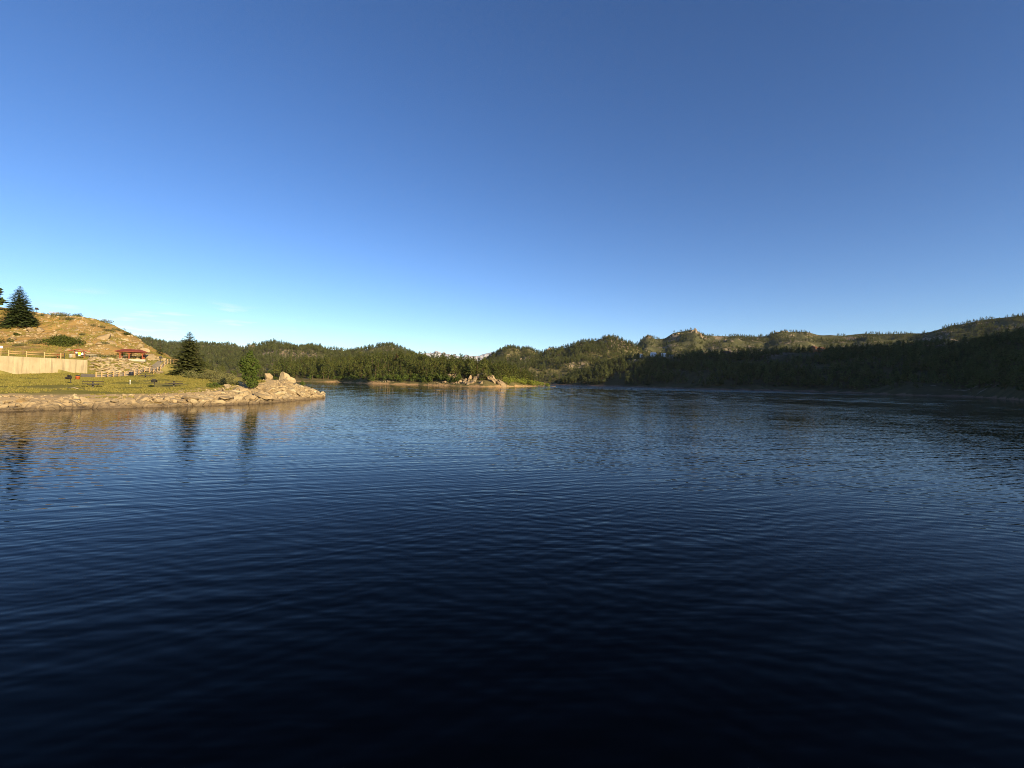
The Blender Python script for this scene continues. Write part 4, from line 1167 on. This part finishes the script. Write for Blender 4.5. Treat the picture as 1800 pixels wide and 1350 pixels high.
# ------------------------------------------------------------------ picnic shelter
def shelter():
    q = spot(232, 116)
    rz = math.atan2(-(q.x), q.y) * 1.0            # the long side faces the lake
    e = link('picnic_shelter', None, loc=(q.x, q.y, q.z - 0.05), rot=(0, 0, rz - 0.12), scale=.78)
    L, D, h = 6.6, 4.6, 2.15
    MB().box((0, 0, -.3), (L + .5, D + .5, .7)).build('floor_slab', M['slab'], e)
    for x in (-L / 2 + .55, 0.0 - .55, L / 2 - .55):
        for y in (-D / 2 + .35, D / 2 - .35):
            p_ = MB().box((x, y, h / 2), (.30, .30, h)).build('post', M['redwood'], e, bevel=.02)
            mb = MB()
            for sg in (-1, 1): mb.bar((x, y, h - .75), (x + sg * .6, y, h - .12), .12, .12)
            mb.build('brace', M['redwood'], p_)
    for y in (-D / 2 + .35, D / 2 - .35): MB().box((0, y, h + .10), (L + .2, .18, .24)).build('beam', M['redwood'], e)
    for x in (-L / 2 + .55, L / 2 - .55): MB().box((x, 0, h + .06), (.16, D - .2, .2)).build('tie_beam', M['redwood'], e)
    a, b, z0, z1, rl = L / 2 + .75, D / 2 + .75, h + .2, h + 1.05, L / 2 - 1.2
    mb = MB().poly([(-a, -b, z0), (a, -b, z0), (a, b, z0), (-a, b, z0), (-rl, 0, z1), (rl, 0, z1), (-a, -b, z0 - .12), (a, -b, z0 - .12), (a, b, z0 - .12), (-a, b, z0 - .12)],
             [(0, 1, 5, 4), (2, 3, 4, 5), (3, 0, 4), (1, 2, 5), (6, 7, 1, 0), (7, 8, 2, 1), (8, 9, 3, 2), (9, 6, 0, 3), (9, 8, 7, 6)])
    rf = mb.build('roof', M['redroof'], e)
    mb = MB()
    for y in (-1, 1):
        for k in range(13):
            x0 = -a + 2 * a * (k + .5) / 13
            xr = max(-rl, min(rl, x0)); f = 1 if abs(x0) <= rl else (a - abs(x0)) / (a - rl)
            mb.bar((x0, y * b, z0 + .03), (x0, y * b * (1 - f), z0 + (z1 - z0) * f + .03), .05, .05)
    mb.build('roof_ribs', M['redroof'], rf)
    tag(e, 'red timber picnic shelter with hipped roof below the dry hill', 'shelter')
    return e
she = shelter()

def kiosk():
    q = spot(139, 103)
    rz = math.atan2(-q.x, q.y)
    e = link('notice_kiosk', None, loc=q + Vector((0, 0, .02)), rot=(0, 0, rz * .9), scale=.74)
    for x in (-1.05, 1.05): MB().box((x, 0, 1.05), (.16, .16, 2.3)).build('post', M['redwood'], e)
    bd = MB().box((0, 0, 1.3), (1.94, .10, 1.35)).build('notice_board', M['board'], e)
    for nm, x, z, w, h_, m in (('notice', -.62, 1.62, .42, .42, 'white'), ('poster', 0.02, 1.42, .52, .78, 'yellow'), ('notice', .62, 1.25, .5, .42, 'white'), ('notice', .02, .82, .4, .3, 'white'), ('notice', .68, 1.72, .3, .3, 'slab')):
        MB().box((x, -.065, z), (w, .02, h_)).build(nm, M[m], bd)
    a, b, z0, z1 = 2.35, 1.0, 2.12, 2.75
    mb = MB().poly([(-a, -b, z0), (-a, b, z0), (0, -b, z1), (0, b, z1), (a, -b, z0), (a, b, z0)] + [(-a, -b, z0 - .2), (-a, b, z0 - .2), (0, -b, z1 - .2), (0, b, z1 - .2), (a, -b, z0 - .2), (a, b, z0 - .2)],
             [(0, 2, 3, 1), (2, 4, 5, 3), (6, 7, 9, 8), (8, 9, 11, 10), (0, 6, 8, 2), (2, 8, 10, 4), (1, 3, 9, 7), (3, 5, 11, 9), (0, 1, 7, 6), (4, 10, 11, 5)])
    mb.build('roof', M['redroof'], e)
    MB().box((0, 0, 2.05), (2.3, .14, .16)).build('beam', M['redwood'], e)
    tag(e, 'red gabled notice kiosk with yellow poster behind the wall end', 'notice board')
kiosk()

# ------------------------------------------------------------------ picnic tables, grills, bins
def picnic_table(loc, rz, label, top=M['table'], leg=M['iron'], L=2.0):
    e = link('picnic_table', None, loc=loc, rot=(0, 0, rz))
    for k in range(4): MB().box((0, -.28 + .187 * k, .76), (L, .17, .075)).build('top_plank', top, e)
    for s in (-1, 1):
        for k in range(2): MB().box((0, s * (.58 + .15 * k), .45), (L, .135, .075)).build('bench_plank', top, e)
    MB().box((0, 0, .36), (.16, .16, .76)).build('pedestal', leg, e)
    mb = MB()
    for x in (-.5, .5): mb.bar((x, -.72, .40), (x, .72, .40), .07, .06)
    mb.bar((-.55, 0, .37), (.55, 0, .37), .07, .07)
    mb.build('bench_arms', leg, e)
    MB().bar((0, -.32, .715), (0, .32, .715), .07, .05).build('top_bracket', leg, e)
    return tag(e, label, 'picnic table', 'picnic tables')
def facing(q, extra=0): return math.atan2(-q.x, q.y) + extra
q = spot(163.5, 58); picnic_table(q, facing(q, .05), 'dark picnic table on the grass nearest the pale sandy bank')
q = spot(306, 65); picnic_table(q, facing(q, -.05), 'dark picnic table on the grass below the tall spruce')
q = spot(256, 82); picnic_table(q, facing(q, .1), 'dark picnic table beside the path fence and the navy bin')
q = spot(93, 152); picnic_table(q + Vector((0, 0, .25)), facing(q, .1), 'picnic table silhouetted on the crest of the dry hill', M['timber_grey'], M['timber_grey'], 2.4)
q = spot(101, 101); picnic_table(q, facing(q), 'brown picnic table behind the fence on the concrete wall', M['redwood'], M['redwood'])
q = spot(157, 107); picnic_table(q, facing(q), 'pale picnic table on the terrace beside the notice kiosk', M['slab'], M['iron'], 2.4)
q = spot(225, 116); picnic_table(she.location + Vector((-1.0, 0, .05)), she.rotation_euler.z, 'picnic table in the shade under the red shelter roof', M['table'])

def grill(loc, rz, label, tilt=0.0, big=1.0):
    e = link('charcoal_grill', None, loc=loc, rot=(0, 0, rz), scale=big)
    MB().tube([(0, 0, -.3), (0, 0, .72)], [.045, .045], 8).build('post', M['iron'], e)
    b = MB()
    for s in (-1, 1): b.box((s * .26, 0, .86), (.03, .44, .28))
    b.box((0, .21, .86), (.52, .03, .28)); b.box((0, 0, .73), (.52, .44, .03)); b.box((0, .12, 1.05), (.50, .05, .26))
    o = b.build('firebox', M['iron'], e); o.rotation_euler = (tilt, 0, 0)
    g = MB()
    for k in range(7): g.bar((-.2 + .066 * k, -.3, .95), (-.2 + .066 * k, .2, .95), .02, .02)
    g.build('grate', M['iron'], e)
    MB().box((0, -.30, .72), (.86, .28, .03)).build('shelf', M['iron'], e)
    return tag(e, label, 'grill', 'charcoal grills')
q = spot(271.5, 62); grill(q, facing(q, .4), 'black post grill on the grass between two picnic tables')
q = spot(124.5, 62); grill(q, facing(q, -.9), 'dark post grill leaning on the grass near the orange barrel', 0.3)
q = spot(63, 153); grill(q, facing(q, .2), 'black grill silhouetted on the hilltop right of the spruce', 0, 1.5)
q = spot(282, 122); grill(q, facing(q), 'black grill beside the path below the end of the hill', 0, 1.3)
q = spot(218, 114.2); grill(q, facing(q), 'small grill standing in front of the red shelter', 0, .8)

def barrel(loc, label, mat, lid, r=.31, h=.9, tilt=0.0, name='trash_barrel'):
    e = link(name, None, loc=loc, rot=(tilt, tilt, .3))
    MB().tube([(0, 0, 0), (0, 0, h * .33), (0, 0, h * .34), (0, 0, h * .66), (0, 0, h * .67), (0, 0, h)], [r, r, r * 1.04, r, r * 1.04, r], 16).build('drum', mat, e, True)
    MB().tube([(0, 0, h), (0, 0, h + .06), (0, 0, h + .1)], [r * 1.05, r * 1.05, r * .7], 16).build('lid', lid, e, True)
    tag(e, label, 'barrel')
barrel(spot(136.5, 74), 'orange red barrel with dark lid on the grass below the wall', M['barrel'], M['iron'], .27, .62, .12)
barrel(spot(231, 93.5), 'navy blue trash bin standing against the path fence', M['bin'], M['bin'], .36, .85)
barrel(spot(124.5, 102.3), 'tan bin beside the notice kiosk', M['slab'], M['board'], .35, .8)
barrel(spot(129.5, 102.6), 'brown bin beside the notice kiosk post', M['timber'], M['board'], .35, .8)
q = spot(229, 66)
e = link('marker_post', None, loc=q); MB().tube([(0, 0, -.2), (0, 0, .55)], [.035, .035], 8).build('post', M['white'], e); MB().tube([(0, 0, .55), (0, 0, .62), (0, 0, .68)], [.06, .065, .03], 8).build('cap', M['white'], e)
tag(e, 'short white marker post alone in the middle of the grass', 'post')
q = spot(1.2, 96)
e = link('small_sign', None, loc=(q.x, q.y, q.z), rot=(0, 0, facing(q)))
MB().box((0, 0, 1.0), (.09, .09, 2.1)).build('post', M['timber'], e); MB().box((0, -.07, 1.95), (.5, .04, .45)).build('sign_panel', M['white'], e)
tag(e, 'small blank white sign behind the wall fence', 'sign')
q = spot(131, 54)
tag(MB().tube([q + Vector((-.9, .1, .1)), q + Vector((0, 0, .14)), q + Vector((.9, -.5, .06))], [.03, .06, .04], 6).build('driftwood_branch', M['timber_grey'], None, True), 'grey driftwood branch lying on the sandy bank', 'driftwood')

# ------------------------------------------------------------------ near trees
def spruce(q, H, Rm, mat, label, seed, z0=.04, whorls=34, nb=17, twigs=11, **kw):
    e = link('spruce_tree', None, loc=q)
    V, F = conifer(H, Rm, whorls, nb, twigs, seed, z0=z0, **kw)
    link('crown', mesh_np('crown', V, F, [mat]), e)
    link('trunk', trunk_mesh('trunk', H * .95, H * .018, M['bark']), e)
    return tag(e, label, 'tree')
q = spot(33, 138); spruce(q, 11.8, 4.3, M['spruce'], 'large dark dense spruce on the dry hillside', 31, power=.68, droop=.18, whorls=40, nb=22, twigs=13)
q = spot(332, 93); spruce(q + Vector((0, 0, -.5)), 9.1, 3.6, M['spruce_light'], 'lone olive green spruce on the grassy shoulder by the fence', 32, z0=0.0, power=.72, gap=.08, droop=.10, whorls=38, nb=26, twigs=15)
q = spot(281, 150); spruce(Vector((q.x, q.y, q.z - .3)), 5.0, 1.5, M['juniper'], 'small green conifer beyond the end of the dry hill', 33, whorls=18, nb=12, twigs=7)
# big pine cut by the left edge of the picture
q = spot(-22, 141)
e = link('pine_tree', None, loc=q)
V, F = pine(10.5, 77, 34, 60)
link('crown', mesh_np('crown', V * np.array([1.25, 1.25, 1]), F, [M['spruce']]), e); link('trunk', trunk_mesh('trunk', 9.5, .22, M['bark'], .15, 8), e)
tag(e, 'open branched pine on the hilltop beside the dark spruce', 'tree')
# leafy tree on the point
q = spot(437, 61)
e = link('leafy_tree', None, loc=q + Vector((0, 0, -.1)))
bl = [(0.1, 0, 4.4, .55, .5, .55), (-.35, 0, 3.8, .75, .7, .7), (.45, .1, 3.7, .7, .7, .6), (0, 0, 3.1, 1.0, .9, .7), (.5, -.2, 2.5, .85, .8, .75), (-.55, .1, 2.7, .75, .7, .7), (.45, -.2, 1.6, .9, .8, .8), (.5, -.1, .9, .85, .8, .7), (-.5, .2, 1.7, .45, .6, .7), (-1.0, .2, 3.3, .5, .5, .4), (1.0, .1, 3.1, .45, .5, .4), (.2, 0, 4.9, .3, .3, .35)]
V, F = leafy([(b_[0] * 1.1, b_[1] * 1.1, b_[2], b_[3] * .85, b_[4] * .85, b_[5] * .85) for b_ in bl], 3000, .12, 91, .9)
link('crown', mesh_np('crown', V, F, [M['broad']]), e); link('trunk', trunk_mesh('trunk', 3.8, .11, M['bark'], .3, 9, 4), e)
tag(e, 'upright green leafy tree growing from the rocky point', 'tree')

# ------------------------------------------------------------------ bushes
def bush(q, w, h, mat, label, seed, n=900, leaf=.09, group=None, lobes=7, name='bush'):
    r_ = random.Random(seed)
    bl = [(r_.gauss(0, w * .22), r_.gauss(0, w * .22), h * r_.uniform(.12, .6), w * r_.uniform(.18, .3), w * r_.uniform(.18, .3), h * r_.uniform(.25, .38)) for _ in range(lobes)]
    V, F = leafy(bl, n, leaf, seed, .8)
    e = link(name, None, loc=Vector(q) - Vector((0, 0, .12 * h)))
    link('foliage', mesh_np('foliage', V, F, [mat]), e)
    mb = MB()
    for k in range(4):
        a = r_.uniform(0, 6.28)
        mb.tube([(0, 0, -.2), (math.cos(a) * w * .12, math.sin(a) * w * .12, h * .3), (math.cos(a) * w * .28, math.sin(a) * w * .28, h * .6)], [.04, .03, .012], 5)
    mb.build('stems', M['bark'], e)
    return tag(e, label, 'bush', group)
q = spot(111, 124); bush(q + Vector((0, 0, -.4)), 7.6, 3.6, M['juniper'], 'wide dark green juniper mound on the hillside above the kiosk', 1001, 7500, .17, lobes=18)
bush(spot(141, 155) + Vector((0, 0, -.1)), 2.9, 2.8, M['juniper'], 'rounded dark bush on the hill crest skyline', 1002, 1300, .10)
bush(spot(73, 149), 3.2, 1.7, M['sage'], 'olive bush just below the hilltop grill', 1003, 1000)
bush(spot(98, 150), 3.6, 1.6, M['sage'], 'pale sage bush below the hilltop picnic table', 1004, 1000)
bush(spot(113, 151), 4.2, 2.0, M['sage'], 'green sage mound right of the hilltop picnic table', 1005, 1200)
bush(spot(120, 147), 3.6, 1.6, M['sage'], 'pale sage bush under the green sage mound', 1006, 1000)
bush(spot(181, 153), 3.4, 1.6, M['sage'], 'sage bush where the hill crest bends down', 1007, 1000)
bush(spot(173, 147), 3.2, 1.4, M['sage'], 'pale sage bush below the bend of the crest', 1008, 900)
bush(spot(190, 146), 3.0, 1.4, M['sage'], 'lighter sage bush on the upper right hillside', 1009, 900)
bush(spot(10, 122), 3.2, 1.9, M['juniper'], 'green bush on the hillside below the dark spruce', 1010, 1000)
bush(spot(30, 117), 2.8, 1.4, M['sage'], 'olive bush behind the fence below the orange boulder', 1011, 900)
bush(spot(62, 120), 2.6, 1.7, M['sage'], 'olive bush on the slope left of the juniper mound', 1012, 900)
bush(spot(28, 131), 2.0, 1.0, M['juniper'], 'small green bush below the spruce branches', 1013, 700)
bush(spot(145, 138), 2.2, 1.2, M['sage'], 'small sage bush in the middle of the hillside', 1014, 700)
bush(spot(212, 124), 2.8, 1.6, M['juniper'], 'scraggly dark bush above the shelter roof', 1015, 800)
bush(spot(222, 149), 3.2, 1.5, M['juniper'], 'dark bush on the falling hill skyline', 1016, 900)
bush(spot(205, 150), 2.6, 1.3, M['sage'], 'grey green bush on the skyline above the falling slope', 1017, 800)
bush(spot(180, 128), 2.4, 1.3, M['sage'], 'olive bush left of the shelter on the lower hillside', 1018, 800)
bush(spot(170, 112), 2.6, 1.2, M['sage'], 'yellow green bush between kiosk and shelter', 1019, 800)
bush(spot(186, 113), 2.4, 1.0, M['sage'], 'low yellow green bush on the terrace left of the shelter', 1020, 800)
bush(spot(292, 140), 3.0, 1.4, M['sage'], 'green bush where the hill runs out above the path', 1021, 800)
bush(spot(250, 140), 2.4, 1.2, M['juniper'], 'dark bush on the shoulder right above the shelter', 1022, 800)
bush(spot(303, 118), 2.6, 1.2, M['juniper'], 'bright green bush under the upper end of the fence', 1023, 800)
bush(spot(356, 84), 4.6, 2.1, M['sage'], 'reddish olive bush at the foot of the lone spruce', 1024, 1800)
bush(spot(372, 82), 4.8, 2.6, M['sage'], 'big pale willow bush right of the lone spruce', 1025, 2200)
bush(spot(388, 77), 4.2, 2.2, M['sage'], 'pale willow bush lower down the grassy shoulder', 1026, 2000)
bush(spot(401, 72), 3.4, 1.5, M['sage'], 'lowest willow bush above the rocky bank', 1027, 1600)
bush(spot(342, 88), 3.0, 1.2, M['juniper'], 'low green bush under the lone spruce branches', 1028, 1000)
bush(spot(377, 60), 1.5, .9, M['broad'], 'bright green clump on top of the rocky bank', 1029, 700, .07)
bush(spot(463, 76), 2.4, 1.8, M['broad'], 'leafy green bush behind the square boulder', 1030, 1200)
bush(spot(482, 77), 2.2, 2.2, M['juniper'], 'dark bush between the square and the peaked boulder', 1031, 1300)
bush(spot(452, 72), 1.8, 1.3, M['broad'], 'green bush right of the leafy tree', 1032, 900)
bush(spot(531, 74) + Vector((0, 0, .5)), 1.0, .9, M['broad'], 'small green bush on the rocks near the tip', 1033, 500, .06)
bush(spot(455, 66) + Vector((0, 0, .3)), 2.6, .7, M['grass'], 'dry orange shrub patch in front of the boulders', 1034, 900, .08)
bush(spot(423, 66), 1.6, .8, M['grass'], 'dry tuft at the foot of the leafy tree', 1035, 600, .08)

# ------------------------------------------------------------------ grass
def tuft_mesh(seed):
    r = np.random.default_rng(seed); V = []; F = []
    for k in range(9):
        a = r.uniform(0, 6.28); p = np.array([math.cos(a), math.sin(a), 0]) * r.uniform(0, .16)
        l = r.uniform(.08, .24); ln = r.normal(0, .3, 2)
        b = len(V); s = np.array([-math.sin(a), math.cos(a), 0]) * .035
        V += [p - s, p + s, p + np.array([ln[0] * l, ln[1] * l, l])]; F.append((b, b + 1, b + 2))
    return mesh_np('grass_tuft', V, F, [M['grass']])
TUFTS = [tuft_mesh(k) for k in range(5)]
n = 60000
pxr = rng.uniform(-10, 420, n); dr = 42 + 95 * rng.random(n) ** 0.8
X = (pxr - 900) / FPX * dr
Z = near(X, dr)
sd = shore_dist(X, dr)
s_ = (X - WALL_A.x) * wd.x + (dr - WALL_A.y) * wd.y; dn = (X - WALL_A.x) * wn.x + (dr - WALL_A.y) * wn.y
pth = (pxr > 140) & (pxr < 290) & (dr > np.interp(pxr, pxs, da) - .3) & (dr < np.interp(pxr, pxs, db) + .3)
keep = (Z < 6.8) & (Z > .6) & (sd > 7.0 - 2 * np.clip((dr - 40) / 15, 0, 1) + rng.normal(0, 1.3, n) + 3.0 * fbm(X / 3, dr / 3, 52, 2)) & ~pth & ~((dn > -.9) & (dn < .1) & (s_ < wlen))
keep &= fbm(X / 4, dr / 4, 44, 3) > -0.22
G = np.c_[X, dr, Z - .03][keep]
o = scatter('meadow_grass', TUFTS, G, rng.uniform(.5, 1.15, len(G)), rng.uniform(0, 6.28, len(G)), rng.integers(0, 5, len(G)))
o['label'] = 'dry yellow green grass on the picnic lawn'; o['category'] = 'grass'
n = 9000
pxr = rng.uniform(-10, 300, n); dr = rng.uniform(108, 156, n); X = (pxr - 900) / FPX * dr; Z = near(X, dr)
keep = (Z > 6.8) & (fbm(X / 5, dr / 5, 48, 3) > 0.0)
G = np.c_[X, dr, Z - .03][keep]
o = scatter('hillside_grass', TUFTS, G, rng.uniform(.8, 2.0, len(G)), rng.uniform(0, 6.28, len(G)), rng.integers(0, 5, len(G)))
o['label'] = 'sparse dry grass tufts on the stony hillside'; o['category'] = 'grass'

# ------------------------------------------------------------------ air
t = NT('haze_air')
vol = t.n('VolumePrincipled')
vol.inputs['Color'].default_value = (0.80, 0.88, 1.0, 1)
vol.inputs['Density'].default_value = 0.00002
t.t.links.new(vol.outputs[0], t.out.inputs['Volume'])
hz = MB().box((0, 3000, 345), (24000, 15000, 710)).build('haze', t.m)
hz['kind'] = 'stuff'; hz['label'] = 'thin blue haze in the air over the lake and hills'; hz['category'] = 'haze'
